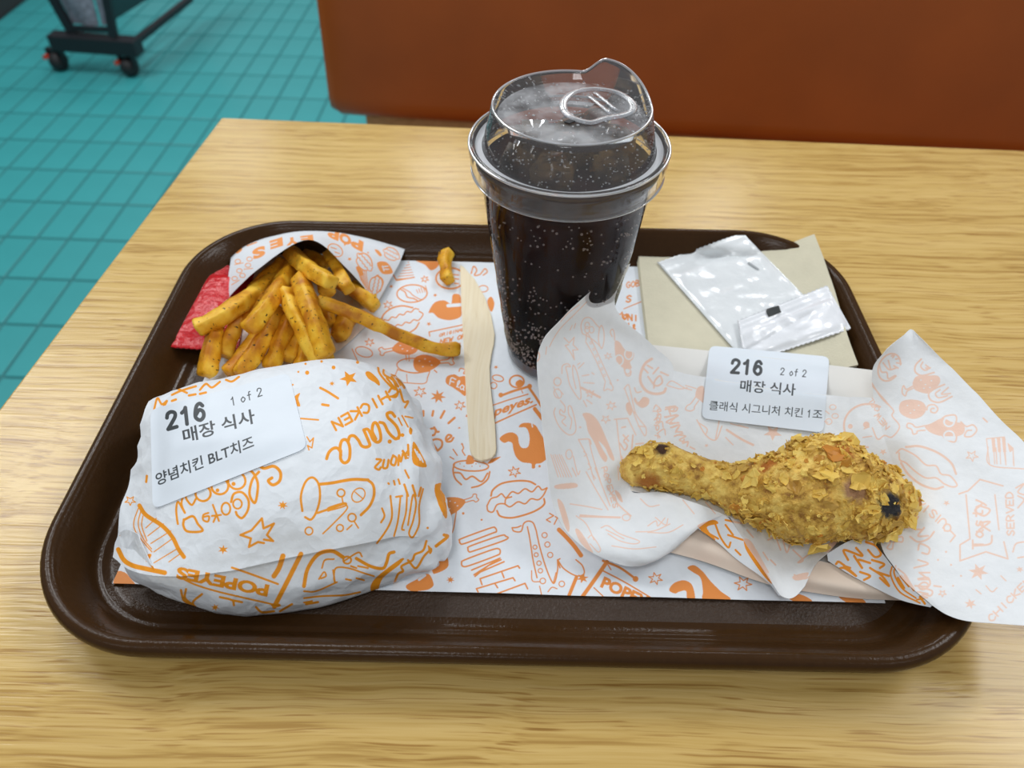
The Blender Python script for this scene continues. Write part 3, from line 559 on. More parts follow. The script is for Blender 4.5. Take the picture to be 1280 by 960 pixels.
C.strokes([_c((610, 200), (690, 212), (770, 228)), _c((660, 255), (760, 262), (860, 268)), _c((690, 40), (740, 130), (800, 230)), _c((735, 20), (770, 110), (810, 210)), _c((620, 20), (640, 60)), _c((700, 370), (720, 360), (760, 420), (750, 440), (710, 400)), _c((765, 320), (800, 310), (860, 350), (955, 385), (930, 400), (860, 385), (800, 350)), _c((790, 330), (880, 375)), _c((940, 340), (1030, 335), (1110, 300)), _c((1000, 310), (1040, 285), (1050, 310), (1085, 270)), _c((640, 260), (690, 300), (730, 380)), _c((820, 410), (930, 425), (1040, 415))], 1.4); C.line(_c((660, 262), (760, 265), (860, 268)), 2.6); C.line(_c((800, 120), (850, 200), (915, 260)), 2); C.ring(783, 647, 5, 4, 1.3)
C.fill(_c((835, 130), (860, 150), (875, 190), (860, 185), (840, 155)))
C.hand('POPEYES', (752, 585), (2.2, 7.5), (6, -1.5), 1.5)
C.strokes([_m((130, 395), (165, 425), (205, 420)), _m((190, 470), (230, 500), (240, 475)), _m((160, 530), (240, 530), (300, 500)), _m((300, 400), (345, 455)), _m((390, 410), (430, 455))], 1.4)
C.star(880, 668, 9, 5, .4); 
# right half of the bed
C.ring(1085, 532, 30, 27, 2.6, 0, 90, 300); C.dot(1063, 533, 3); C.dot(1083, 531, 4); C.strokes([_m((1025, 115), (1045, 108)), _m((1020, 150), (1055, 145))], 1.5)
C.strokes([_m((865, 40), (885, 55)), _m((850, 80), (880, 90))], 1.3); C.ring(1041, 509, 4, 3, 1.2); C.ring(1044, 520, 4, 3, 1.2); C.ring(1036, 527, 4, 3.5, 1.2)
C.line(_m((355, 80), (390, 140), (430, 160), (455, 105)), 1.6); C.strokes([_m((445, 80), (430, 155)), _m((360, 90), (395, 115), (390, 140))], 1.5); C.line(_m((475, 120), (530, 155), (580, 180)), 3); C.strokes([_m((490, 95), (550, 110)), _m((470, 150), (500, 180)), _m((520, 100), (560, 112))], 1.4)
C.star(966, 541, 12, 5, .35); C.star(883, 557, 3); C.star(1104, 565, 5, 5)
C.strokes([_m((230, 30), (270, 25), (255, 45), (240, 30), (250, 60)), _m((230, 70), (275, 60), (245, 95), (280, 90)), _m((250, 110), (285, 100), (270, 130)), _m((275, 140), (310, 145), (285, 160), (315, 170))], 1.8)
# right wing
C.ring(1111.5, 459, 13, 18, 2.2, .45, 20, 330); C.strokes([_j((315, 300), (330, 345), (365, 350), (375, 390), (420, 370)), _j((340, 285), (380, 330), (425, 320)), _j((375, 270), (390, 325)), _j((395, 240), (420, 225), (405, 250)), _j((430, 285), (460, 290)), _j((425, 260), (450, 255)), _j((412, 305), (440, 320))], 2)
C.line(_j((595, 260), (558, 300), (555, 345), (600, 370), (680, 350)), 2.2); C.line(_j((605, 280), (592, 310), (620, 335), (655, 318)), 1.9); C.line(_j((625, 300), (650, 322), (625, 320)), 2)
C.fill(_j((540, 410), (565, 375), (640, 370), (705, 372), (722, 410), (690, 455), (640, 490), (560, 470), (540, 440))); C.line(_j((540, 440), (495, 462), (478, 438), (468, 460), (470, 490), (490, 505), (500, 475), (540, 455)), 1.8)
C.line(_j((750, 430), (690, 455), (645, 490), (660, 535), (720, 548), (800, 510)), 2.2); C.line(_j((720, 465), (690, 490), (710, 518), (770, 505)), 1.9); C.line(_j((775, 450), (735, 485), (735, 495), (790, 490)), 1.8)
for p in ((590, 400), (620, 430), (660, 405), (610, 455), (650, 450)): C.line([_j(p)[0], (_j(p)[0][0] + 1, _j(p)[0][1])], 1.2, smooth=False, val=0)
C.fill(_j((448, 570), (470, 540), (530, 530), (600, 545), (628, 590), (600, 640), (540, 660), (480, 640), (450, 610))); C.line(_j((632, 600), (640, 572), (680, 565), (705, 590), (690, 618), (660, 612), (662, 592), (680, 590)), 1.9)
for p in ((500, 570), (545, 600), (575, 570), (520, 620)): C.line([_j(p)[0], (_j(p)[0][0] + 1, _j(p)[0][1])], 1.2, smooth=False, val=0)
C.fill(_j((618, 705), (660, 690), (735, 655), (800, 680), (870, 690), (885, 740), (850, 772), (770, 775), (700, 768), (640, 740))); C.line(_j((618, 705), (560, 715), (535, 695), (505, 690), (500, 715), (530, 730), (540, 760), (565, 755), (570, 740), (620, 735)), 1.8)
C.line(_j((730, 660), (760, 640), (820, 635), (830, 670), (810, 715), (830, 760), (820, 812), (770, 800), (735, 765), (745, 720), (728, 690)), 2); 
for cx, cy in ((780, 680), (780, 770)): C.line([(1040 + (cx + 34 * math.cos(t)) / 5.333, 400 + (cy + 30 * math.sin(t)) / 5.333) for t in np.linspace(0, 6.3, 18)], 2, smooth=False, val=0)
C.line(_j((860, 680), (895, 710), (940, 700), (965, 735), (930, 775), (885, 775), (900, 740), (930, 735)), 2)
C.strokes([_j((265, 420), (330, 520), (408, 600), (400, 640), (450, 710), (400, 780), (350, 770), (305, 795), (270, 720)), _j((270, 440), (400, 590))], 1.7); C.hand('NEW', (1112, 533), (-5, -6), (-5, 4), 1.6); C.hand('ORL', (1100, 512), (-4, -6), (-5, 3), 1.4)
C.line(_j((1008, 655), (1035, 680)), 2.2); C.star(1215, 570, 8, 5, .2, False, w=1.4)
C.strokes([_j((1030, 792), (1050, 960)), _j((1030, 792), (1150, 780)), _j((1150, 780), (1160, 960)), _j((1075, 790), (1085, 960)), _j((1115, 785), (1125, 960)), _j((1175, 830), (1205, 860), (1210, 960))], 1.3)
for x in (1062, 1098, 1132): C.fill(_j((x, 785), (x + 24, 783), (x + 30, 880), (x + 10, 882)), False)
C.fill(_j((1172, 820), (1205, 860), (1185, 880)))
C.strokes([_k((322, 25), (345, 5), (370, 12), (420, 40), (470, 85), (520, 90), (545, 130), (590, 140), (625, 185), (600, 195), (560, 180)), _k((335, 25), (340, 60), (370, 75), (420, 120), (470, 150), (520, 150), (560, 180))], 2); C.line(_k((370, -5), (440, -8), (530, 25), (595, 75), (620, 130)), 2.8); C.line(_k((345, 75), (380, 130), (440, 180), (510, 205), (555, 195)), 2.8)
C.hand('LOUISIANA', (1180, 675), (-6.5, -8), (-9, 7), 2.2) if False else None
for ch, x, y in (('A', 370, 200), ('N', 402, 240), ('A', 440, 280), ('I', 470, 305), ('S', 505, 330), ('I', 530, 352), ('U', 552, 372), ('O', 575, 400), ('L', 590, 440)):
    (px, py), = _k((x, y))
    for st in STROKE[ch]: C.line([(px - 7 * (p - .5) - 6 * (q - .5), py - 7 * (p - .5) + 7.5 * (q - .5)) for p, q in st], 2, smooth=ch in 'SOU')
C.strokes([_k((335, 300), (370, 330), (345, 370), (380, 400), (405, 370), (390, 350)), _k((430, 345), (400, 400), (450, 410)), _k((460, 400), (430, 440), (480, 440)), _k((390, 445), (430, 470), (480, 455), (510, 420)), _k((430, 510), (440, 480), (485, 500), (480, 530), (450, 525))], 2.4)
C.line(_k((635, 230), (680, 215), (740, 158), (855, 190)), 2, smooth=False); C.line(_k((670, 235), (690, 455), (640, 485), (640, 565), (770, 520), (880, 555), (860, 470)), 2, smooth=False); C.line(_k((815, 235), (835, 410)), 1.8)
C.hand('Tasty', (1229, 686), (-.2, -13), (-13, 0), 2.4)
C.strokes([_k((710, 490), (790, 480), (800, 440)), _k((735, 410), (790, 370), (740, 380), (790, 415)), _k((740, 290), (790, 310), (760, 340), (715, 315), (740, 290))], 2.4)
C.hand('SERVED', (1268, 670), (-.3, -9.5), (-9, 0), 2); C.strokes([_k((930, 300), (960, 260), (930, 240)), _k((920, 200), (960, 180), (930, 220), (960, 235)), _k((905, 520), (920, 480), (960, 470)), _k((930, 550), (960, 545))], 2)
C.strokes([_k((780, -5), (790, 85), (960, 105)), _k((820, 0), (825, 80)), _k((860, 0), (870, 85)), _k((905, 0), (910, 90))], 1.5)
C.star(1183, 629, 4.5); C.star(1216, 571, 1); C.star(1223, 715, 13, 6, .2); C.star(1213, 755, 8, 6); C.star(1275, 712, 5, 6); C.star(1178, 742, 5, 5, solid=False)
C.hand('NOW', (1162, 716), (-1, 12), (-13, 0), 2.2); C.strokes([_k((410, 600), (480, 580), (430, 560)), _k((415, 690), (485, 690), (480, 650), (430, 655)), _k((440, 720), (490, 740), (500, 715), (450, 700)), _k((510, 690), (545, 695))], 2.2)
for p in ((570, 520), (595, 585), (645, 640), (605, 690), (530, 560)): C.dot(*_k(p)[0], 1.3)
C.strokes([_k((720, 710), (745, 730)), _k((845, 640), (870, 665)), _k((770, 690), (800, 720), (825, 700))], 1.6); C.hand('CHICKEN', (1240, 778), (7.5, -7.5), (-6, -6), 2)
C.strokes([_k((240, 440), (290, 470), (275, 500), (300, 505), (310, 470), (350, 470), (350, 445), (320, 450)), ], 2)
# front fold: inner face, then the strongly printed outer strips
C.strokes([_m((635, 520), (660, 545), (640, 560)), _m((670, 545), (690, 600)), _m((700, 560), (715, 610), (730, 570)), _m((650, 640), (670, 660)), _m((740, 600), (780, 640), (760, 650), (800, 620)), _m((620, 610), (640, 640)), _m((745, 700), (790, 715), (840, 680))], 2)
C.fill(_m((860, 590), (900, 565), (960, 558), (930, 580), (880, 610))); C.fill(_m((740, 705), (800, 690), (790, 715), (750, 722)))
C.fill(_m((360, 500), (420, 480), (440, 495), (395, 510), (430, 560), (400, 545), (372, 520))); C.strokes([_m((430, 500), (450, 550), (480, 590), (490, 570)), _m((395, 530), (440, 555)), _m((470, 480), (530, 492), (545, 485)), _m((470, 500), (500, 540)), _m((480, 540), (540, 560)), _m((510, 600), (530, 620))], 2.6)
C.fill(_m((545, 555), (575, 570), (610, 640), (645, 710), (655, 735), (620, 700), (570, 630), (548, 590))); C.strokes([_m((555, 520), (580, 550)), _m((590, 600), (640, 690))], 2)
C.strokes([_k((20, 580), (40, 572), (120, 640), (60, 600), (25, 610)), _k((60, 590), (90, 600)), _k((120, 500), (150, 540), (60, 510), (80, 560)), _k((170, 470), (220, 490), (245, 530), (215, 545), (180, 510)), _k((110, 540), (150, 600), (130, 560), (190, 575)), _k((140, 620), (190, 640), (160, 660)), _k((200, 560), (260, 580), (240, 600)), _k((190, 600), (250, 640), (285, 690), (240, 650)), _k((225, 620), (285, 640))], 3)
C.strokes([_k((300, 595), (295, 640), (340, 720), (440, 775)), _k((318, 590), (312, 630), (350, 700), (420, 750)), _k((330, 605), (370, 640), (400, 700))], 2.2); C.strokes([_k((345, 640), (385, 690)), _k((365, 640), (410, 710)), _k((330, 650), (360, 700))], 3.4); C.line(_k((440, 745), (465, 778)), 3)


# ------------------------------------------------------------------ materials
def new_mat(name):
    m = bpy.data.materials.new(name); m.use_nodes = True
    nt = m.node_tree; b = nt.nodes['Principled BSDF']
    return m, nt, b
def N(nt, t, **kw):
    n = nt.nodes.new(t)
    for k, v in kw.items():
        if k.startswith('_'): setattr(n, k[1:], v)
        else: n.inputs[int(k[1:]) if k[0] == 'i' and k[1:].isdigit() else k].default_value = v
    return n
def plain(name, col, rough=0.5, spec=0.5, coat=0.0, noise=None, bump=None, metal=0.0):
    """noise = (scale, amount): value mottling; bump = (scale, strength, distance)"""
    m, nt, b = new_mat(name)
    b.inputs['Base Color'].default_value = (*col, 1); b.inputs['Roughness'].default_value = rough
    b.inputs['Specular IOR Level'].default_value = spec; b.inputs['Coat Weight'].default_value = coat; b.inputs['Metallic'].default_value = metal
    tc = N(nt, 'ShaderNodeTexCoord')
    if noise:
        n = N(nt, 'ShaderNodeTexNoise', Scale=noise[0], Detail=4.0)
        nt.links.new(tc.outputs['Object'], n.inputs['Vector'])
        mx = N(nt, 'ShaderNodeMix', _data_type='RGBA'); k = noise[1]
        mx.inputs['A'].default_value = (*[c * (1 - k) for c in col], 1); mx.inputs['B'].default_value = (*[min(1, c * (1 + k)) for c in col], 1)
        nt.links.new(n.outputs['Fac'], mx.inputs['Factor']); nt.links.new(mx.outputs['Result'], b.inputs['Base Color'])
    if bump:
        n = N(nt, 'ShaderNodeTexNoise', Scale=bump[0], Detail=3.0); nt.links.new(tc.outputs['Object'], n.inputs['Vector'])
        bp = N(nt, 'ShaderNodeBump', Strength=bump[1], Distance=bump[2])
        nt.links.new(n.outputs['Fac'], bp.inputs['Height']); nt.links.new(bp.outputs['Normal'], b.inputs['Normal'])
    return m
PAPER = (0.80, 0.845, 0.885)
ORANGE = (0.90, 0.28, 0.022)
def baked(name, G, ink, res):
    """the drawing laid on a grid surface, as an image over its UVs"""
    nr, nc = G.shape[:2]; H = res; W = max(32, int(res * np.linalg.norm(np.diff(G[nr // 2], axis=0), axis=1).sum() / max(1e-6, np.linalg.norm(np.diff(G[:, nc // 2], axis=0), axis=1).sum())))
    W = min(W, 3000)
    v = np.linspace(0, nr - 1, H); u = np.linspace(0, nc - 1, W); i = np.minimum(v.astype(int), nr - 2); j = np.minimum(u.astype(int), nc - 2)
    f = (v - i)[:, None, None]; g = (u - j)[None, :, None]
    P = G[i][:, j] * (1 - f) * (1 - g) + G[i + 1][:, j] * f * (1 - g) + G[i][:, j + 1] * (1 - f) * g + G[i + 1][:, j + 1] * f * g
    a = ink.sample(*project(P)).astype(np.float32)
    im = bpy.data.images.new(name, W, H, alpha=False, float_buffer=False); im.colorspace_settings.name = 'Non-Color'
    px = np.ones((H, W, 4), np.float32); px[..., :3] = a[..., None]
    im.pixels.foreach_set(px.ravel()); im.update(); im.pack()
    return im
def print_mat(name, im, strength=1.0, base=PAPER, inkc=ORANGE, rough=0.55, mottle=0.05, bump=(900, 0.15, 0.0006), crumple=0.0):
    m, nt, b = new_mat(name)
    b.inputs['Roughness'].default_value = rough; b.inputs['Specular IOR Level'].default_value = 0.35
    tc = N(nt, 'ShaderNodeTexCoord')
    nz = N(nt, 'ShaderNodeTexNoise', Scale=260.0, Detail=3.0); nt.links.new(tc.outputs['Object'], nz.inputs['Vector'])
    pm = N(nt, 'ShaderNodeMix', _data_type='RGBA')
    pm.inputs['A'].default_value = (*[c * (1 - mottle) for c in base], 1); pm.inputs['B'].default_value = (*[min(1, c * (1 + mottle)) for c in base], 1)
    nt.links.new(nz.outputs['Fac'], pm.inputs['Factor'])
    tx = N(nt, 'ShaderNodeTexImage'); tx.image = im; tx.interpolation = 'Cubic'; tx.extension = 'EXTEND'
    uvn = N(nt, 'ShaderNodeUVMap'); uvn.uv_map = 'UVMap'; nt.links.new(uvn.outputs['UV'], tx.inputs['Vector'])
    mu = N(nt, 'ShaderNodeMath', _operation='MULTIPLY'); mu.inputs[1].default_value = strength
    nt.links.new(tx.outputs['Color'], mu.inputs[0])
    mx = N(nt, 'ShaderNodeMix', _data_type='RGBA'); mx.inputs['B'].default_value = (*inkc, 1)
    nt.links.new(mu.outputs[0], mx.inputs['Factor']); nt.links.new(pm.outputs['Result'], mx.inputs['A']); nt.links.new(mx.outputs['Result'], b.inputs['Base Color'])
    n2 = N(nt, 'ShaderNodeTexNoise', Scale=bump[0], Detail=3.0); nt.links.new(tc.outputs['Object'], n2.inputs['Vector'])
    bp = N(nt, 'ShaderNodeBump', Strength=bump[1], Distance=bump[2]); nt.links.new(n2.outputs['Fac'], bp.inputs['Height']); nt.links.new(bp.outputs['Normal'], b.inputs['Normal'])
    if crumple:                                                 # creased facets
        prev = bp
        for sc_, k in ((38, 1.0), (85, 0.5)):
            vo = N(nt, 'ShaderNodeTexVoronoi', Scale=float(sc_)); wn = N(nt, 'ShaderNodeTexNoise', Scale=sc_ * .7)
            mv = N(nt, 'ShaderNodeMix', _data_type='RGBA', _blend_type='LINEAR_LIGHT'); mv.inputs['Factor'].default_value = 0.02
            nt.links.new(tc.outputs['Object'], wn.inputs['Vector']); nt.links.new(tc.outputs['Object'], mv.inputs['A']); nt.links.new(wn.outputs['Color'], mv.inputs['B']); nt.links.new(mv.outputs['Result'], vo.inputs['Vector'])
            b2 = N(nt, 'ShaderNodeBump', Strength=crumple * k, Distance=0.006); nt.links.new(vo.outputs['Distance'], b2.inputs['Height']); nt.links.new(prev.outputs['Normal'], b2.inputs['Normal']); prev = b2
        nt.links.new(prev.outputs['Normal'], b.inputs['Normal'])
    return m
def wood_mat(name, c0, c1, c2, ax=0, rough=0.33, sc=1.0, pore=(0.70, 0.60, 0.50, 1)):
    m, nt, b = new_mat(name)
    tc = N(nt, 'ShaderNodeTexCoord')
    def stretched(sx, sy, det, dist=0.0):
        mp = N(nt, 'ShaderNodeMapping'); s = [sx, sx, sx]; s = [sy * sc] * 3; s[ax] = sx * sc
        mp.inputs['Scale'].default_value = s; nt.links.new(tc.outputs['Object'], mp.inputs['Vector'])
        n = N(nt, 'ShaderNodeTexNoise', Scale=1.0, Detail=det, Distortion=dist); nt.links.new(mp.outputs['Vector'], n.inputs['Vector']); return n
    # slow waviness of the grain, then long thin streaks and short dark pores
    wv = N(nt, 'ShaderNodeTexNoise', Scale=9.0, Detail=2.0); nt.links.new(tc.outputs['Object'], wv.inputs['Vector'])
    wsc = N(nt, 'ShaderNodeVectorMath', _operation='SCALE'); wsc.inputs['Scale'].default_value = 0.012 / sc; nt.links.new(wv.outputs['Color'], wsc.inputs[0])
    wadd = N(nt, 'ShaderNodeVectorMath', _operation='ADD'); nt.links.new(tc.outputs['Object'], wadd.inputs[0]); nt.links.new(wsc.outputs[0], wadd.inputs[1])
    def streak(sx, sy, det):
        mp = N(nt, 'ShaderNodeMapping'); s = [sy * sc] * 3; s[ax] = sx * sc
        mp.inputs['Scale'].default_value = s; nt.links.new(wadd.outputs[0], mp.inputs['Vector'])
        n = N(nt, 'ShaderNodeTexNoise', Scale=1.0, Detail=det); nt.links.new(mp.outputs['Vector'], n.inputs['Vector']); return n
    a = streak(5, 260, 3.0); c = streak(16, 800, 2.0); d = streak(2.0, 30, 2.0)
    rp = N(nt, 'ShaderNodeValToRGB'); e = rp.color_ramp.elements
    e[0].position = 0.39; e[0].color = (*c0, 1); e[1].position = 0.60; e[1].color = (*c2, 1); q = e.new(0.47); q.color = (*c1, 1)
    ad = N(nt, 'ShaderNodeMath', _operation='MULTIPLY_ADD'); ad.inputs[1].default_value = 0.50
    ad2 = N(nt, 'ShaderNodeMath', _operation='MULTIPLY_ADD'); ad2.inputs[1].default_value = 0.32
    m3 = N(nt, 'ShaderNodeMath', _operation='MULTIPLY'); m3.inputs[1].default_value = 0.20
    nt.links.new(d.outputs['Fac'], m3.inputs[0]); nt.links.new(c.outputs['Fac'], ad2.inputs[0]); nt.links.new(m3.outputs[0], ad2.inputs[2])
    nt.links.new(a.outputs['Fac'], ad.inputs[0]); nt.links.new(ad2.outputs[0], ad.inputs[2])
    nt.links.new(ad.outputs[0], rp.inputs['Fac'])
    po = streak(22, 900, 1.0); rq = N(nt, 'ShaderNodeValToRGB'); e = rq.color_ramp.elements; e[0].position = 0.57; e[0].color = (1, 1, 1, 1); e[1].position = 0.70; e[1].color = pore
    nt.links.new(po.outputs['Fac'], rq.inputs['Fac'])
    pm = N(nt, 'ShaderNodeMix', _data_type='RGBA', _blend_type='MULTIPLY'); pm.inputs['Factor'].default_value = 1.0
    nt.links.new(rp.outputs['Color'], pm.inputs['A']); nt.links.new(rq.outputs['Color'], pm.inputs['B']); nt.links.new(pm.outputs['Result'], b.inputs['Base Color'])
    b.inputs['Roughness'].default_value = rough; b.inputs['Specular IOR Level'].default_value = 0.35
    bp = N(nt, 'ShaderNodeBump', Strength=0.5, Distance=0.0007); nt.links.new(ad.outputs[0], bp.inputs['Height']); nt.links.new(bp.outputs['Normal'], b.inputs['Normal'])
    return m
def clear_mat(name, tint=(1, 1, 1), rough=0.03, haze=0.0, ior=1.45, mist=0, dcol=(0.85, 0.87, 0.9)):
    """thin clear plastic: see-through with a Fresnel shine, a little milky haze"""
    m, nt, b = new_mat(name); nt.nodes.remove(b)
    out = nt.nodes['Material Output']
    tr = N(nt, 'ShaderNodeBsdfTransparent'); tr.inputs[0].default_value = (*tint, 1)
    gl = N(nt, 'ShaderNodeBsdfGlossy'); gl.inputs['Roughness'].default_value = rough; gl.inputs[0].default_value = (1, 1, 1, 1)
    fr = N(nt, 'ShaderNodeFresnel'); fr.inputs[0].default_value = ior
    mx = N(nt, 'ShaderNodeMixShader'); nt.links.new(fr.outputs[0], mx.inputs[0]); nt.links.new(tr.outputs[0], mx.inputs[1]); nt.links.new(gl.outputs[0], mx.inputs[2])
    df = N(nt, 'ShaderNodeBsdfDiffuse'); df.inputs[0].default_value = (*dcol, 1)
    m2 = N(nt, 'ShaderNodeMixShader'); m2.inputs[0].default_value = haze
    if mist:
        tc = N(nt, 'ShaderNodeTexCoord'); nz = N(nt, 'ShaderNodeTexNoise', Scale=mist, Detail=3.0); mr = N(nt, 'ShaderNodeMapRange')
        mr.inputs[1].default_value = 0.4; mr.inputs[2].default_value = 0.62; mr.inputs[3].default_value = haze * 0.25; mr.inputs[4].default_value = haze * 1.6
        nt.links.new(tc.outputs['Object'], nz.inputs['Vector']); nt.links.new(nz.outputs['Fac'], mr.inputs[0]); nt.links.new(mr.outputs[0], m2.inputs[0])
    nt.links.new(mx.outputs[0], m2.inputs[1]); nt.links.new(df.outputs[0], m2.inputs[2]); nt.links.new(m2.outputs[0], out.inputs[0])
    return m

M_WOOD = wood_mat('light_oak', (0.44, 0.26, 0.068), (0.61, 0.405, 0.125), (0.70, 0.49, 0.178), rough=0.24)
M_WOOD2 = wood_mat('pale_oak_bench', (0.42, 0.26, 0.10), (0.55, 0.36, 0.16), (0.66, 0.46, 0.22))
M_TILE = plain('teal_tile', (0.040, 0.31, 0.325), 0.35, 0.5, noise=(7, 0.10), bump=(45, 0.1, 0.002))
M_GROUT = plain('dark_teal_grout', (0.022, 0.175, 0.185), 0.7, noise=(20, 0.15))
M_LEATHER = plain('orange_leatherette', (0.40, 0.092, 0.010), 0.38, 0.5, noise=(9, 0.2), bump=(160, 0.12, 0.001))
M_BLACK = plain('black_metal', (0.012, 0.014, 0.018), 0.45)
M_RUBBER = plain('black_rubber', (0.014, 0.014, 0.016), 0.6)
M_RED = plain('red_plastic', (0.62, 0.05, 0.02), 0.4)
M_MESHGREY = plain('grey_speckled_fabric', (0.20, 0.22, 0.27), 0.8, noise=(75, 0.95))
M_PANEL = plain('dark_panel', (0.018, 0.055, 0.062), 0.5)
M_WALL = plain('charcoal_wall', (0.030, 0.028, 0.03), 0.6)

# ------------------------------------------------------------------ the setting
FZ = -ZT
floor = mesh('floor', *box(-2.6, 2.6, -2.2, 4.4, FZ - 0.05, FZ - 0.003), M_GROUT, at=(0, 0, FZ), smooth=False)
tag(floor, kind='structure')
TA = math.radians(-1.5); TC, TS = math.cos(TA), math.sin(TA); TX, TY = 0.0757, 0.1505
def tile_xy(i, j):
    a, b = (i + 0.5) * TX, (j + 0.5) * TY
    return -1.1335 + TC * a - TS * b, 1.172 + TS * a + TC * b
def tile_shape(gap=0.0065, h=0.003, e=0.0012):
    x, y = TX / 2 - gap / 2, TY / 2 - gap / 2; V = []
    for q, z in ((0, -h), (0, -e * .6), (e, 0)):
        V += [(TC * a - TS * b, TS * a + TC * b, z) for a, b in ((-x + q, -y + q), (x - q, -y + q), (x - q, y - q), (-x + q, y - q))]
    F = [[4 * k + i, 4 * k + (i + 1) % 4, 4 * k + 4 + (i + 1) % 4, 4 * k + 4 + i] for k in (0, 1) for i in range(4)] + [[8, 9, 10, 11]]
    return np.array(V), F
tiles = []
for i in range(-13, 34):
    for j in range(-12, 15):
        x, y = tile_xy(i, j)
        if not (-1.86 < x < 1.4 and -0.6 < y < 3.2): continue
        px, py = project((x, y, FZ)); d = (np.array([x, y, FZ]) - CAM_C) @ CAM_M[2]
        edge = 277 - 0.767 * (py - 147)
        vis = d > 0 and -25 < px < 425 and -25 < py < 535 and (px < edge + 25 if py > 140 else True)
        tiles.append((d if vis else 99 + abs(x), x, y))
tiles.sort()
t0 = None; TV, TF = tile_shape()
for d, x, y in [t for t in tiles if t[0] < 50][:295]:
    if t0 is None:
        t0 = mesh('tile', TV + (x, y, FZ), TF, M_TILE, at=(x, y, FZ), smooth=False); o = t0
    else:
        o = t0.copy(); COL.objects.link(o)
    o.parent = floor; o.location = (x, y, 0)
rest = [t for t in tiles if t[0] > 50] + [t for t in tiles if t[0] < 50][295:]
o = mesh('tiles', *join([(TV + (x, y, FZ), TF) for d, x, y in rest]), M_TILE, parent=floor, smooth=False)
tag(o, kind='stuff')
wl = mesh('wall_left', *box(-1.98, -1.862, -0.8, 3.4, FZ, FZ + 0.9), M_WALL, smooth=False); tag(wl, kind='structure')

# the table
tb = thing('dining_table', 'light oak dining table carrying the brown serving tray', 'table', (0.4, 0.0, FZ))
top = [(-0.259 - 0.0771 * (0.335 + 0.42), -0.42), (1.25, -0.42 - 0.02), (1.25, 0.335 - 0.0403 * 1.509), (-0.259, 0.335)]
bevel(mesh('tabletop', *slab(top, -0.028, 0.0), M_WOOD, tb, smooth=False), 0.0015, 2)
mesh('column', *box(0.36, 0.44, -0.08, 0.0, FZ + 0.02, -0.028), M_BLACK, tb, smooth=False)
bevel(mesh('base_plate', *box(0.12, 0.68, -0.30, 0.22, FZ, FZ + 0.02), M_BLACK, tb, smooth=False), 0.006)

# the bench across the table: its back cushion leans away, the seat hides below the table edge
BZ = -0.2
bl, br_ = back(437, 155, BZ), back(1280, 209, BZ)
bdir = (br_ - bl) / np.linalg.norm(br_ - bl); bn = np.array([-bdir[1], bdir[0], 0])       # away from the table
bc0 = back(411, 145, BZ) ; bc0 = bl + bdir * (np.dot(bc0 - bl, bdir))
bench = thing('booth_bench', 'orange leatherette booth bench with pale wood frame behind the table', 'bench', (bc0[0] + 0.6, bc0[1] + 0.1, FZ))
lean = 0.13
def bench_pt(s, d, h): return bc0 + bdir * s + bn * (d + max(h, 0) * lean) + np.array([0, 0, h])
BLN = 1.7
prof = []                                                       # cushion section: (depth, height), rounded lower front edge
for t in np.linspace(-90, -180, 9): prof.append((0.035 + 0.035 * math.cos(math.radians(t)), 0.035 + 0.035 * math.sin(math.radians(t))))
prof += [(0.0, 0.25), (0.0, 0.5), (0.03, 0.54), (0.1, 0.54), (0.1, 0.0)]
ss = [0, 0.006, 0.02, 0.05] + list(np.linspace(0.15, BLN - 0.05, 14)) + [BLN]
V = []
for s in ss:
    r = 0.03; k = 0 if s >= r else r - math.sqrt(max(0, r * r - (r - s) ** 2))
    for (d, h) in prof:
        V.append(bench_pt(s, 0.02 * 0 + k + d * (0.1 - 2 * k) / 0.1, h if h > 0.1 else max(h, k)))
F = grid_faces(len(ss), len(prof), wrap=True).tolist() + [list(range(len(prof))), list(range(len(ss) * len(prof) - 1, len(ss) * len(prof) - len(prof) - 1, -1))]
mesh('backrest', V, F, M_LEATHER, bench)
def bench_box(s0, s1, d0, d1, h0, h1):
    V = [bc0 + bdir * s + bn * d + np.array([0, 0, h]) for h in (h0, h1) for d in (d0, d1) for s in (s0, s1)]
    return np.array(V), box(0, 1, 0, 1, 0, 1)[1]
zf = FZ - BZ
mesh('wood_frame', *bench_box(0.045, BLN, 0.05, 0.12, zf, 0.012), M_WOOD2, bench, smooth=False)
mesh('base', *bench_box(0.05, BLN, -0.40, 0.03, zf, zf + 0.33), M_WOOD2, bench, smooth=False)
bevel(mesh('seat', *bench_box(0.02, BLN, -0.44, 0.03, zf + 0.33, zf + 0.43), M_LEATHER, bench, smooth=True), 0.02, 3)

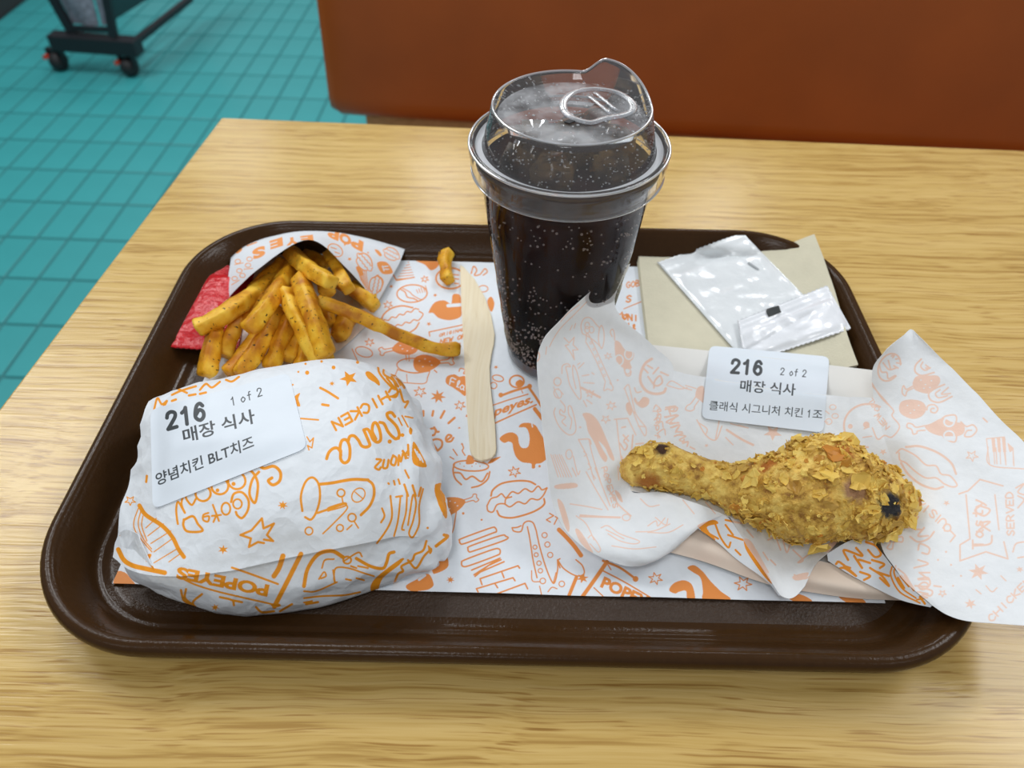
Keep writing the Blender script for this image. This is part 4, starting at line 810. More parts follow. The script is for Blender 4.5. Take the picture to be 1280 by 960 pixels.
# the cart on castors
w0, w1 = back(78, 87, FZ), back(166, 94, FZ)
tr = thing('wheeled_cart', 'black wheeled cart with grey speckled bag standing on the teal tiles', 'cart', ((w0[0] + w1[0]) / 2, w0[1], FZ))
cd = (w1 - w0) / np.linalg.norm(w1 - w0); cn = np.array([-cd[1], cd[0], 0])
for w in (w0, w1):
    c = w + np.array([0, 0, 0.029]); s = np.linspace(-0.018, 0.018, 5)
    V, F = tube([c + cd * q for q in s], [0.024, 0.0285, 0.029, 0.0285, 0.024], 20)
    cs = mesh('caster', V, F, M_RUBBER, tr)
    mesh('fork', *join([bar(c + cd * q, c + cd * q + np.array([0, 0, 0.04]), 0.004, 0.022, up=tuple(cn)) for q in (-0.022, 0.022)] + [bar(c + np.array([0, 0, 0.036]) - cd * .024, c + np.array([0, 0, 0.036]) + cd * .024, 0.02, 0.004)]), M_BLACK, cs, smooth=False)
    mesh('brake_lever', *bar(c - cd * 0.034 - cn * 0.012 + np.array([0, 0, 0.012]), c - cd * 0.020 - cn * 0.014 + np.array([0, 0, 0.02]), 0.013, 0.013), M_RED, cs, smooth=False)
zb = FZ + 0.092
e0 = back_y(67, 52, w0[1]); e1 = back_y(174, 56, w1[1])
e0 = np.array([e0[0], w0[1], zb]); e1 = np.array([e1[0], w1[1] - 0.005, zb])
bevel(mesh('base_beam', *bar(e0, e1, 0.05, 0.048), M_BLACK, tr, smooth=False), 0.004)
bevel(mesh('rear_beam', *bar(e1 + (-0.03, 0, 0), back(238, -2, FZ + 0.09), 0.02, 0.02), M_BLACK, tr, smooth=False), 0.003)
pa, pb = back_y(91, 42, e0[1]), back_y(142, 45, e1[1]); ta, tb_ = back_y(28, -70, e0[1]), back_y(122, -70, e1[1])
for a, b in ((pa, ta), (pb, tb_)): mesh('post', *bar(a, b, 0.022, 0.022, up=(0, 1, 0)), M_BLACK, tr, smooth=False)
mesh('lower_rail', *bar(pa + (pb - pa) * .0 + (ta - pa) * .07, pb + (tb_ - pb) * .07, 0.014, 0.014), M_BLACK, tr, smooth=False)
def between(u, v): return (pa * (1 - u) + pb * u) * (1 - v) + (ta * (1 - u) + tb_ * u) * v
for nm, u0, u1 in (('bag', 0.05, 0.66), ('bag', 0.72, 0.96)):
    us = np.linspace(u0, u1, 10); vs = np.linspace(0.1, 0.98, 12)
    G = np.array([[between(u, v) + cn * (0.012 + 0.006 * math.sin(9 * u + 4 * v)) for u in us] for v in vs])
    sheet(nm, [(G, M_MESHGREY, M_MESHGREY)], 0.004, tr)
G = np.array([[between(0.99, v) + (np.array(back(215, 0, FZ + 0.12)) - between(0.99, 0.1)) * np.array([1, 1, 0]) * u * 1.4 + np.array([0, 0, 0.02]) for u in np.linspace(0, 1, 6)] for v in np.linspace(0.08, 0.98, 6)])
sheet('side_panel', [(G, M_PANEL, M_PANEL)], 0.006, tr)

# ------------------------------------------------------------------ the serving tray
TL_, TD_, TR_ = 0.42, 0.3028, 0.0615
def tray_ring(inset, z, n=18):
    hx, hy, r = TL_ / 2 - inset, TD_ / 2 - inset, TR_ - inset; P = []
    for cx, cy, s in ((hx - r, hy - r, 0), (-hx + r, hy - r, 90), (-hx + r, -hy + r, 180), (hx - r, -hy + r, 270)):
        for t in np.radians(s + np.linspace(0, 90, n)): P.append((cx + r * math.cos(t), cy + r * math.sin(t), z))
        a = np.array(P[-1]); q = s + 90; nx = {90: (-hx + r, hy), 180: (-hx, -hy + r), 270: (hx - r, -hy), 360: (hx, hy - r)}[q]
        b = np.array([nx[0], nx[1], z])
        for k in range(1, 10): P.append(tuple(a + (b - a) * k / 10))
    return P
M_TRAY = plain('dark_brown_fibreglass', (0.044, 0.020, 0.0065), 0.2, 0.17, coat=0.0, noise=(300, 0.15), bump=(700, 0.22, 0.0006))
M_TRAYF = plain('dark_brown_grained_floor', (0.050, 0.030, 0.019), 0.4, 0.3, noise=(300, 0.12), bump=(750, 0.6, 0.0012))
tray = thing('serving_tray', 'dark brown glossy plastic serving tray with rounded corners on the oak table', 'tray', (0, 0, 0))
tp = [(0.0266, 0.0), (0.0225, 0.0), (0.0195, 0.002), (0.0075, 0.0135), (0.002, 0.0145), (0.0003, 0.0160), (0.0, 0.0185), (0.0006, 0.0206), (0.0020, 0.0219), (0.0040, 0.0222), (0.0056, 0.0217), (0.0066, 0.0205), (0.0074, 0.0196), (0.0084, 0.0188), (0.0150, 0.0085), (0.0172, 0.0056), (0.0186, 0.0048), (0.0196, 0.0050), (0.0206, 0.0046), (0.0222, 0.0036), (0.0245, 0.0032), (0.0268, 0.0031)]
R_ = [tray_ring(*p) for p in tp]; nr_ = len(R_[0])
V = np.concatenate([np.array(r) for r in R_]); F = grid_faces(len(R_), nr_, wrap=True).tolist()
mesh('rim', V, F, M_TRAY, tray)
a = np.array(tray_ring(0.0266, 0.0031)); b = np.array(tray_ring(0.0266, 0.0)); n_ = len(a)
mesh('base', np.concatenate([a, b]), [list(range(n_)), list(range(2 * n_ - 1, n_ - 1, -1))] + [[i, n_ + i, n_ + (i + 1) % n_, (i + 1) % n_] for i in range(n_)], M_TRAYF, tray, smooth=False)

# ------------------------------------------------------------------ printed tray liner
def flat_grid(c00, c10, c11, c01, nr, nc):
    u = np.linspace(0, 1, nc)[None, :, None]; v = np.linspace(0, 1, nr)[:, None, None]
    c00, c10, c11, c01 = (np.array(c, float) for c in (c00, c10, c11, c01))
    return c00 * (1 - u) * (1 - v) + c10 * u * (1 - v) + c11 * u * v + c01 * (1 - u) * v
LZ = 0.0042
G = flat_grid((-0.1794, -0.1126, LZ), (0.1692, -0.1142, LZ), (0.1725, 0.1285, LZ), (-0.1745, 0.1315, LZ), 40, 56)
G[..., 2] += 0.0004 * fbm(G * 30, 2) + 0.0003
im = baked('liner_print', G, INK_L, 1500)
ml = print_mat('liner_paper', im, 0.95, inkc=(0.80, 0.25, 0.02), base=(0.78, 0.83, 0.88)); mlb = print_mat('liner_back', im, 0.25)
o = sheet('tray_liner', [(G, ml, mlb)], 0.0002, at=(0, 0, LZ))
tag(o, 'white paper liner with orange food drawings lying flat on the tray', 'paper liner')

# ------------------------------------------------------------------ wrapped burger
bw = thing('wrapped_burger', 'burger wrapped in white paper with orange print and a white order sticker', 'burger', (-0.105, -0.07, 0.0045))
rows = [
 [(215, 520, .006), (255, 497, .005), (300, 485, .005), (360, 475, .005), (440, 468, .005), (490, 490, .006), (515, 520, .006)],
 [(190, 508, .040), (230, 489, .049), (290, 474, .053), (352, 462, .055), (432, 453, .052), (482, 470, .040), (512, 500, .026)],
 [(178, 560, .037), (220, 545, .051), (290, 530, .058), (360, 520, .060), (440, 505, .058), (505, 525, .044), (537, 558, .024)],
 [(163, 612, .031), (215, 600, .047), (290, 590, .055), (370, 580, .058), (450, 570, .056), (515, 580, .041), (549, 610, .019)],
 [(152, 662, .025), (210, 660, .041), (290, 655, .048), (370, 645, .050), (450, 630, .049), (520, 635, .035), (559, 658, .012)],
 [(150, 694, .019), (192, 716, .032), (280, 711, .036), (370, 691, .038), (450, 676, .038), (517, 668, .028), (556, 680, .010)],
 [(160, 712, .012), (200, 736, .018), (290, 747, .022), (375, 737, .023), (455, 716, .022), (517, 699, .016), (546, 691, .008)],
 [(188, 724, .0055), (225, 750, .005), (300, 769, .005), (390, 760, .005), (465, 738, .005), (515, 712, .005), (540, 696, .005)],
 [(205, 715, .0048), (240, 735, .0048), (300, 745, .0048), (390, 738, .0048), (455, 720, .0048), (500, 700, .0048), (525, 688, .0048)],
]
GB = net(rows, 9)
nb = normals(GB)
u_ = np.linspace(0, 1, GB.shape[1])[None, :]; v_ = np.linspace(0, 1, GB.shape[0])[:, None]
amt = 0.0008 + 0.0042 * np.clip((u_ - 0.66) / 0.2, 0, 1) + 0.0016 * np.clip((0.14 - u_) / 0.1, 0, 1) + 0.0012 * np.clip((v_ - 0.66) / 0.1, 0, 1)
amt = amt * np.clip((0.9 - v_) / 0.12, 0.05, 1)
def folds(G, seed): return 0.55 * ridged(G * np.array([75, 40, 60]) + seed) + 0.45 * ridged(G * np.array([38, 95, 50]) + seed + 3.3) + 0.3 * fbm(G * 120 + seed, 2)
GB = GB + nb * (amt * folds(GB, 2.0))[..., None]
imb = baked('wrapper_print', GB, INK_B, 1500)
mb = print_mat('wrapper_paper', imb, 1.0, inkc=(0.92, 0.34, 0.015), crumple=0.35); mbb = print_mat('wrapper_inside', imb, 0.22)
sheet('wrapper', [(GB, mb, mbb)], 0.0002, bw)
# the end flap folded over the top, free along its front edge
i0, i1 = 8, 46
GF = net(rows, 9)[i0:i1]; nf = normals(GF)
uf = np.linspace(0, 1, GF.shape[1])[None, :]; vf = np.linspace(0, 1, GF.shape[0])[:, None]
af = 0.0007 + 0.0040 * np.clip((uf - 0.70) / 0.2, 0, 1) + 0.0014 * np.clip((0.13 - uf) / 0.1, 0, 1)
GF = GF + nf * (af * folds(GF, 2.0) + 0.0012 + 0.0022 * np.clip((vf - 0.8) / 0.2, 0, 1) ** 2 * np.clip((0.85 - uf) / .2, 0, 1))[..., None]
GF = GF[:, :-9]
imf = baked('flap_print', GF, INK_B, 1500)
mf = print_mat('flap_paper', imf, 1.0, inkc=(0.92, 0.34, 0.015), crumple=0.28); mfb = print_mat('flap_inside', imf, 0.22)
sheet('folded_flap', [(GF, mf, mfb)], 0.0002, bw)
pl = net([[(432, 456, .0545), (462, 474, .0500), (484, 505, .0445), (506, 540, .0375), (522, 575, .0310)],
          [(446, 458, .0535), (478, 478, .0475), (502, 508, .0395), (524, 544, .0315), (540, 582, .0240)],
          [(462, 461, .0480), (495, 486, .0400), (520, 515, .0300), (540, 550, .0220), (554, 590, .0150)]], 8)
GL = crinkle(pl, 0.0012, 70, 8)
imL = baked('pleat_print', GL, INK_B, 500)
sheet('pleat', [(GL, print_mat('pleat_paper', imL, 1.0, inkc=(0.92, 0.34, 0.015), crumple=0.5), mbb)], 0.0002, bw)
BV_B = grid_bvh(GF, GB)
# twisted ear at the left end
ear = net([[(150, 666, .0275), (160, 662, .033), (174, 668, .039)], [(151, 690, .0225), (167, 692, .030), (187, 699, .0375)], [(159, 709, .0175), (177, 715, .0255), (199, 718, .0355)]], 6)
GE = crinkle(ear, 0.0007, 90)
imE = baked('ear_print', GE, INK_E, 300)
sheet('corner_fold', [(GE, print_mat('ear_paper', imE, 1.0, inkc=(0.92, 0.34, 0.015), crumple=0.5), mbb)], 0.0003, bw)
M_STK = lambda nm, im: print_mat(nm, im, 0.95, base=(0.76, 0.83, 0.90), inkc=(0.018, 0.024, 0.027), rough=0.42, mottle=0.015, bump=(500, 0.05, 0.0003))
def sticker(name, quad, bvh, ink, parent, lift, label, nr=26, nc=36, smooth=6):
    u, v = round_uv(nr, nc, 0.05, 0.08); tl, tr, br, bl = (np.array(p, float) for p in quad)
    uu, vv = u[..., None], v[..., None]
    P = bl * (1 - uu) * (1 - vv) + br * uu * (1 - vv) + tr * uu * vv + tl * (1 - uu) * vv
    Z = np.full((nr, nc), np.nan)
    for i in range(nr):
        for j in range(nc):
            h = bvh.ray_cast(Vector(CAM_C), Vector(ray(*P[i, j])))[0]
            if h: Z[i, j] = h.z
    Z = np.where(np.isnan(Z), np.nanmean(Z), Z) + lift; Z0 = Z.copy()
    for _ in range(smooth):                                      # paper label: stiffer than what it sticks to
        Zp = np.pad(Z, 1, mode='edge'); Z = np.maximum(0.2 * (Z + Zp[2:, 1:-1] + Zp[:-2, 1:-1] + Zp[1:-1, 2:] + Zp[1:-1, :-2]), Z0)
    G = np.array([[back(P[i, j, 0], P[i, j, 1], Z[i, j]) for j in range(nc)] for i in range(nr)])
    im = baked(name + '_print', G, ink, 700)
    o = sheet(name, [(G, M_STK(name + '_paper', im), M_STK(name + '_back', im))], 0.0002, parent)
    return tag(o, label)
sticker('order_sticker', ((188, 512), (361, 466), (384, 560), (191, 637)), BV_B, INK_S1, bw, 0.00035, 'white sticker printed 216, 1 of 2 and three lines of order text')

# ------------------------------------------------------------------ napkins and packets
M_NAP = plain('kraft_napkin', (0.67, 0.635, 0.485), 0.85, 0.2, noise=(120, 0.07), bump=(700, 0.3, 0.0006))
def napkin(k, dx, dy):
    z = 0.0052 + k * 0.0009
    rows = [[(797 + dx, 308 + dy, z), (850 + dx, 310 + dy, z), (905 + dx, 316 + dy, z + .0015), (960 + dx, 313 + dy, z + .007), (1018 + dx, 293 + dy, z + .019)],
            [(803 + dx, 365 + dy, z), (855 + dx, 366 + dy, z), (915 + dx, 372 + dy, z), (980 + dx, 368 + dy, z + .004), (1040 + dx, 352 + dy, z + .0165)],
            [(810 + dx, 425 + dy, z), (865 + dx, 428 + dy, z), (930 + dx, 432 + dy, z), (1000 + dx, 430 + dy, z + .003), (1060 + dx, 420 + dy, z + .015)],
            [(815 + dx, 468 + dy, z), (870 + dx, 472 + dy, z), (940 + dx, 476 + dy, z), (1012 + dx, 470 + dy, z + .003), (1073 + dx, 456 + dy, z + .014)]]
    G = net(rows, 6); G[..., 2] += 0.0003 * fbm(G * np.array([60, 60, 0]) + 2, 2)
    return G
LBN = ['undermost kraft paper napkin of the stack beside the cup', 'second kraft paper napkin from the bottom of the stack beside the cup', 'third kraft paper napkin from the bottom of the stack beside the cup', 'topmost kraft paper napkin of the stack, under the white packets']
for k in range(4):
    G = napkin(k, -2.4 + 0.8 * k, 2.0 - 0.7 * k)
    o = sheet('paper_napkin', [(G, M_NAP, M_NAP)], 0.0006, at=G.reshape(-1, 3).min(0))
    tag(o, LBN[k], 'napkin', 'kraft napkins stacked on the tray')
BV_N = grid_bvh(G)
def packet(name, quad, lift, puff, nr, nc, mat, seal0, seal1, label, cat, seed, bvh=None, teeth=None, group=None, zfun=None, miss=0.019):
    """a sealed sachet over BVH: quad px tl, tr, br, bl; flat crimped ends, pillow between"""
    P = quad_px(*quad, nr, nc); u, v = np.meshgrid(np.linspace(0, 1, nc), np.linspace(0, 1, nr))
    if teeth: 
        d = (np.array(quad[0], float) - np.array(quad[3], float)); d /= np.linalg.norm(d)
        tz = np.where(np.arange(nc) % 2 == 0, teeth, 0)
        P[-1] += tz[:, None] * d; P[0] -= tz[:, None] * d
    Z = np.zeros((nr, nc))
    for i in range(nr):
        for j in range(nc):
            if bvh is None: Z[i, j] = lift + (zfun(u[i, j], v[i, j]) if zfun else 0); continue
            h = bvh.ray_cast(Vector(CAM_C), Vector(ray(*P[i, j])))[0]
            Z[i, j] = (h.z if h else miss) + lift
    if bvh:
        Z0 = Z.copy()
        for _ in range(14):
            Zp = np.pad(Z, 1, mode='edge'); Z = np.maximum(0.2 * (Zp[1:-1, 1:-1] + Zp[2:, 1:-1] + Zp[:-2, 1:-1] + Zp[1:-1, 2:] + Zp[1:-1, :-2]), Z0 * (Z0 < miss))
    base = np.array([[back(*P[i, j], Z[i, j]) for j in range(nc)] for i in range(nr)])
    nrm = normals(base)
    w = np.clip(np.minimum((v - seal0) / 0.12, (1 - seal1 - v) / 0.12), 0, 1); w = w * w * (3 - 2 * w) * np.clip(4 * u * (1 - u), 0, 1) ** 0.55
    wr = 0.5 * ridged(base * np.array([70, 110, 80]) + seed) + 0.5 * fbm(base * 130 + seed, 2)
    crimp = np.where((v < seal0) | (v > 1 - seal1), 0.00022 * np.sin(v * nr * 1.6), 0)
    topg = base + nrm * (0.0006 + puff * w * (0.75 + 0.25 * fbm(base * 40 + seed, 1)) + 0.0009 * wr * np.clip(w * 1.5 + 0.12, 0, 1) + crimp)[..., None]
    V = np.concatenate([topg.reshape(-1, 3), (base).reshape(-1, 3)])
    F = grid_faces(nr, nc).tolist(); Fb = (grid_faces(nr, nc)[:, ::-1] + nr * nc).tolist()
    rim = [i * nc for i in range(nr)] + [(nr - 1) * nc + j for j in range(1, nc)] + [i * nc + nc - 1 for i in range(nr - 2, -1, -1)] + [j for j in range(nc - 2, 0, -1)]
    rf = [[rim[(i + 1) % len(rim)], rim[i], rim[i] + nr * nc, rim[(i + 1) % len(rim)] + nr * nc] for i in range(len(rim))]
    t = thing(name, label, cat, base.reshape(-1, 3).min(0), group)
    mesh('pouch', V, F + Fb + rf, mat, t)
    return t, topg
def foil_mat(name, col, rough=0.22):
    m = plain(name, col, rough, 0.6, coat=0.4, bump=(75, 0.22, 0.004)); return m
M_WHITEFOIL = foil_mat('white_glossy_film', (0.80, 0.84, 0.86))
M_WHITEFOIL2 = foil_mat('white_satin_film', (0.83, 0.86, 0.90), 0.3)
t1, g1 = packet('white_packet', ((822, 329), (928, 292), (1020, 385), (921, 441)), 0.0012, 0.0052, 46, 40, M_WHITEFOIL, 0.0, 0.10, 'long glossy white plastic packet lying diagonally on the kraft napkins', 'packet', 3.0, BV_N, 1.2)
BV_P = grid_bvh(g1, napkin(3, 0, 0))
t2, g2 = packet('white_packet', ((922, 402), (1034, 358), (1063, 411), (930, 455)), 0.0012, 0.0034, 34, 44, M_WHITEFOIL2, 0.0, 0.24, 'short white plastic packet with a crimped seal overlapping the long packet', 'packet', 9.0, BV_P, 1.2)
# printed black date block and fine seal teeth
BV_P2 = grid_bvh(g1, g2)
M_INKBLK = plain('black_print', (0.03, 0.035, 0.035), 0.4)
def decal(name, quad, bvh, parent, mat, lift=0.0004, nr=4, nc=6):
    P = quad_px(*quad, nr, nc); G = np.array([[drape(bvh, *P[i, j], lift) for j in range(nc)] for i in range(nr)])
    return sheet(name, [(G, mat, mat)], 0.0001, parent)
decal('date_mark', ((956, 388), (973, 383), (976, 391), (960, 397)), grid_bvh(g1, g2), t1, M_INKBLK, 0.0007)
M_GREYPR = plain('grey_print', (0.35, 0.38, 0.40), 0.5)
decal('code_mark', ((934, 330), (936, 328), (949, 337), (947, 338)), BV_P2, t1, M_GREYPR, 0.0005)

# red ketchup sachet
M_KET = plain('red_glossy_film', (0.60, 0.010, 0.016), 0.2, 0.5, coat=0.1, bump=(240, 0.7, 0.003))
t3, g3 = packet('ketchup_sachet', ((269, 330), (318, 340), (297, 440), (213, 434)), 0.006, 0.005, 36, 26, M_KET, 0.09, 0.09, 'glossy red ketchup sachet tucked under the fries bag', 'sachet', 5.0, None, 1.0, zfun=lambda u, v: 0.007 * (1 - u) * (1 - 0.3 * v))

# ------------------------------------------------------------------ wooden knife
kn = [(575, 331), (580, 334), (593.5, 349), (606, 371), (614, 394), (618.5, 418), (617.5, 430), (614.5, 443), (612.3, 459), (613, 478), (615.5, 500), (619, 530), (620.6, 560), (619.5, 567), (614.5, 572.5), (602, 576), (594, 573.5), (589.5, 568), (587, 560), (583, 506), (580, 440), (577, 385)]
kp = [back(x, y, 0.0062)[:2] for x, y in kn][::-1]
M_KNIFE = wood_mat('birch_veneer', (0.80, 0.69, 0.48), (0.85, 0.75, 0.54), (0.88, 0.79, 0.60), ax=1, rough=0.6, sc=0.8, pore=(.95, .93, .9, 1))
o = bevel(mesh('wooden_knife', *slab(kp, 0.0047, 0.0064), M_KNIFE, at=(-0.018, 0.04, 0.0047), smooth=False), 0.0004, 2)
tag(o, 'pale disposable wooden knife lying on the tray liner left of the cup', 'knife')

# ------------------------------------------------------------------ cup of cola
CX, CY, CB = 0.0235, 0.0462, 0.0046
cup = thing('drink_cup', 'clear plastic cup of dark cola with a domed sip lid', 'cup', (CX, CY, CB))
def cup_r(z): return 0.0272 + (z - CB) * 0.1235
M_CUP = clear_mat('clear_cup_plastic', (0.97, 0.97, 0.99), 0.04, 0.006, 1.18)
M_BASE = clear_mat('clear_cup_base', (0.72, 0.70, 0.95), 0.05, 0.12)
prof = [(cup_r(z) + (0.0004 if k % 2 else 0), z) for k, z in enumerate([0.014, 0.0225, 0.0235, 0.040, 0.041, 0.060, 0.0615, 0.085, 0.110, 0.128])] + [(cup_r(0.128) + 0.0016, 0.130), (cup_r(0.128) + 0.0012, 0.132)]
mesh('cup_wall', *lathe(prof, CX, CY, 120), M_CUP, cup)
mesh('cup_base', *lathe([(0.020, CB + 0.003), (0.0245, CB + 0.0012), (0.0258, CB), (0.0272, CB + 0.0006), (0.0280, CB + 0.004), (cup_r(0.014), 0.014)], CX, CY, 96), M_BASE, cup)
m, nt, b = new_mat('cola'); b.inputs['Base Color'].default_value = (0.010, 0.0035, 0.002, 1); b.inputs['Roughness'].default_value = 0.2; b.inputs['Specular IOR Level'].default_value = 0.06
tc = N(nt, 'ShaderNodeTexCoord'); sx = N(nt, 'ShaderNodeSeparateXYZ'); nt.links.new(tc.outputs['Object'], sx.inputs[0])
nz = N(nt, 'ShaderNodeTexNoise', Scale=55.0, Detail=2.0); nt.links.new(tc.outputs['Object'], nz.inputs['Vector'])
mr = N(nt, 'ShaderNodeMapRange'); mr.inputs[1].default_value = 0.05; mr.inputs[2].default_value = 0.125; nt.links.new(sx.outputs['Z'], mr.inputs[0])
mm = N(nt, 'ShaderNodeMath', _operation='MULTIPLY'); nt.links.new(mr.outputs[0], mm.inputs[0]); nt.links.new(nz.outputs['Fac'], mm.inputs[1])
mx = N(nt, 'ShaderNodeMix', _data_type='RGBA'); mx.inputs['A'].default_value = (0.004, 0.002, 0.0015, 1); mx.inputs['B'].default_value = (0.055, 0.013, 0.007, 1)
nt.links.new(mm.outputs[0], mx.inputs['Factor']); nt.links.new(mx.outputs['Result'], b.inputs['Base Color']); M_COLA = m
zs = np.linspace(CB + 0.006, 0.1275, 12)
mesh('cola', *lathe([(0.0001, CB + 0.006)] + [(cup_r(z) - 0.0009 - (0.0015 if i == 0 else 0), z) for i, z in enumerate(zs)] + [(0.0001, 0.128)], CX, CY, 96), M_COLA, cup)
# bubbles clinging inside the wall
M_BUB = plain('bubble', (0.42, 0.35, 0.32), 0.2, 0.6)
ico = bmesh.new(); bmesh.ops.create_icosphere(ico, subdivisions=1, radius=1.0); IV = np.array([v.co[:] for v in ico.verts]); IF = [[v.index for v in f.verts] for f in ico.faces]; ico.free()
parts = []; n_ = 0
while n_ < 1700:
    th = RNG.uniform(0, 2 * math.pi); z = RNG.uniform(CB + 0.008, 0.120)
    w = 0.16 + (1.0 if abs(z - 0.113) < 0.008 else 0) * 0.84 + (0.5 if z < 0.075 else 0) + (0.3 if z < 0.045 else 0)
    if RNG.random() > w * (0.15 + 1.6 * max(0, noise3(np.array([[math.cos(th) * 4.2, math.sin(th) * 4.2, z * 95]]))[0])): continue
    r = cup_r(z) - 0.0008; s = RNG.uniform(0.00034, 0.00078)
    parts.append((IV * s * (1, 1, 1) + (CX + r * math.cos(th), CY + r * math.sin(th), z), IF)); n_ += 1
o = mesh('bubbles', *join(parts), M_BUB, cup); tag(o, kind='stuff')
# ice under the lid
M_ICE = clear_mat('wet_ice', (0.55, 0.33, 0.14), 0.08, 0.22, 1.35, 120, (0.34, 0.20, 0.08))
for k, (a, b_, s, z) in enumerate([(-.016, .014, .015, .130), (.004, .021, .014, .131), (.021, .010, .014, .132), (.019, -.011, .013, .131), (-.007, -.015, .015, .130), (-.022, -.004, .013, .130), (.004, .002, .013, .133), (.024, -.002, .009, .140), (.014, .018, .009, .141)]):
    bm = bmesh.new(); bmesh.ops.create_cube(bm, size=1.0); bmesh.ops.bevel(bm, geom=bm.edges[:], offset=0.16, segments=2, affect='EDGES')
    Rm = Matrix.Rotation(k * 1.1, 3, 'Z') @ Matrix.Rotation(0.5 + k * .7, 3, 'X')
    V = np.array([(Rm @ Vector(v.co))[:] for v in bm.verts]) * s * 1.25; F = [[v.index for v in f.verts] for f in bm.faces]; bm.free()
    mesh('ice_cube', V + (CX + a, CY + b_, z), F, M_ICE, cup)
M_LID = clear_mat('clear_lid_plastic', (0.97, 0.98, 0.99), 0.06, 0.075, 1.45)
M_LIDH = clear_mat('misted_lid_plastic', (0.95, 0.96, 0.97), 0.12, 0.26, 1.3, 45)
def lid_ring(r, z, spout, n=144):
    th = np.linspace(0, 2 * np.pi, n, endpoint=False); d = np.degrees(th)
    h = np.where(d < 62, np.clip((d + 2) / 60, 0, 1), np.clip((80 - d) / 18, 0, 1)); h = np.where(d > 340, 0, h); h = h * h * (3 - 2 * h)
    return np.stack([CX + (r + 0.0012 * h * spout) * np.cos(th), CY + (r + .0012 * h * spout) * np.sin(th), z + spout * 0.0072 * h], -1)
lp = [(.0452, .1262, 0), (.0462, .1268, 0), (.0459, .1300, 0), (.0466, .1312, 0), (.0468, .1345, 0), (.0472, .1352, 0), (.0472, .1384, 0), (.0466, .1398, 0), (.0454, .1402, 0), (.0444, .1394, 0), (.0438, .1372, 0), (.0430, .1362, 0), (.0412, .1364, 0), (.0406, .1380, 0), (.0369, .1548, .9), (.0365, .1564, 1), (.0359, .1569, 1), (.0353, .1562, 1), (.0348, .1532, .1), (.0338, .1522, 0)]
L3 = np.concatenate([lid_ring(*p) for p in lp]); lid = mesh('lid', L3, grid_faces(len(lp), 144, wrap=True).tolist(), M_LID, cup)
mesh('lid_deck', *lathe([(.0338, .1522), (.030, .1519), (.018, .1517), (.0001, .1516)], CX, CY, 96), M_LIDH, lid)
M_MILK = clear_mat('milky_lid_plastic', (.9, .92, .95), .15, .75)
mesh('lid_gutter', *lathe([(.0440, .1382), (.0436, .1370), (.0429, .1364), (.0416, .1366), (.0409, .1378)], CX, CY, 120), M_MILK, lid)
M_EDGE_GLINT = clear_mat('lid_edge_glint', (.92, .94, .96), .1, .28, 1.3)  # edge rings are hazed pale to imitate glints along the lid
rr_ = lid_ring(.0359, .1570, 1); V, F = tube(np.concatenate([rr_, rr_[:2]]), .00055, 8, False); mesh('lid_rim_glint', V, F, M_EDGE_GLINT, lid)
rr_ = lid_ring(.0469, .1394, 0); V, F = tube(np.concatenate([rr_, rr_[:2]]), .0006, 8, False); mesh('flange_glint', V, F, M_EDGE_GLINT, lid)
rr_ = lid_ring(.0461, .1263, 0); V, F = tube(np.concatenate([rr_, rr_[:2]]), .0004, 8, False); mesh('skirt_glint', V, F, clear_mat('skirt_glint_plastic', (.92, .94, .96), .1, .15, 1.3), lid)  # fainter painted glint along the skirt
def px_loop(pts, z, r, closed=True, k=8):
    P = catmull(np.array([back(x, y, z) for x, y in pts]), k, closed)
    if closed: P = np.concatenate([P, P[:2]])
    return tube(P, r, 8)
def ridge(pts, z, r, closed=True):
    V, F = px_loop(pts, z, r, closed); V = np.asarray(V); V[:, 2] = z + (V[:, 2] - z) * 0.35; return V, F
mesh('lid_emboss', *join([ridge([(706, 139), (705, 126), (718, 115), (742, 111), (770, 115), (788, 126), (791, 137), (778, 144), (756, 148), (738, 153), (718, 148)], .1524, .0019),
    ridge([(735, 119), (763, 142)], .1524, .0010, False), ridge([(743, 115), (771, 138)], .1524, .0010, False)]),
    clear_mat('frosted_lid_ridge', (.9, .92, .95), .25, .17, 1.18), lid)
parts = []
for _ in range(420):                                            # droplets of condensation, hazed pale to stand in for glints on the dome
    th = RNG.uniform(0, 2 * math.pi); f = RNG.random(); r = .0406 + (.0369 - .0406) * f; s_ = RNG.uniform(.0002, .0006)
    parts.append((IV * s_ * (1, 1, .8) + (CX + (r - .0004) * math.cos(th), CY + (r - .0004) * math.sin(th), .138 + .0165 * f), IF))
for _ in range(160):
    th = RNG.uniform(0, 2 * math.pi); r = .033 * math.sqrt(RNG.random()); s_ = RNG.uniform(.0003, .0009)
    parts.append((IV * s_ * (1, 1, .4) + (CX + r * math.cos(th), CY + r * math.sin(th), .1516), IF))
o = mesh('drops_and_glints', *join(parts), clear_mat('drop_and_glint', (.95, .95, .95), .05, .3, 1.4), lid); tag(o, kind='stuff')
mesh('sip_slot', *slab([back(x, y, .152) for x, y in ((705, 153), (712, 155), (719, 152), (712, 150))], .1519, .1524), M_BLACK, lid, smooth=False)

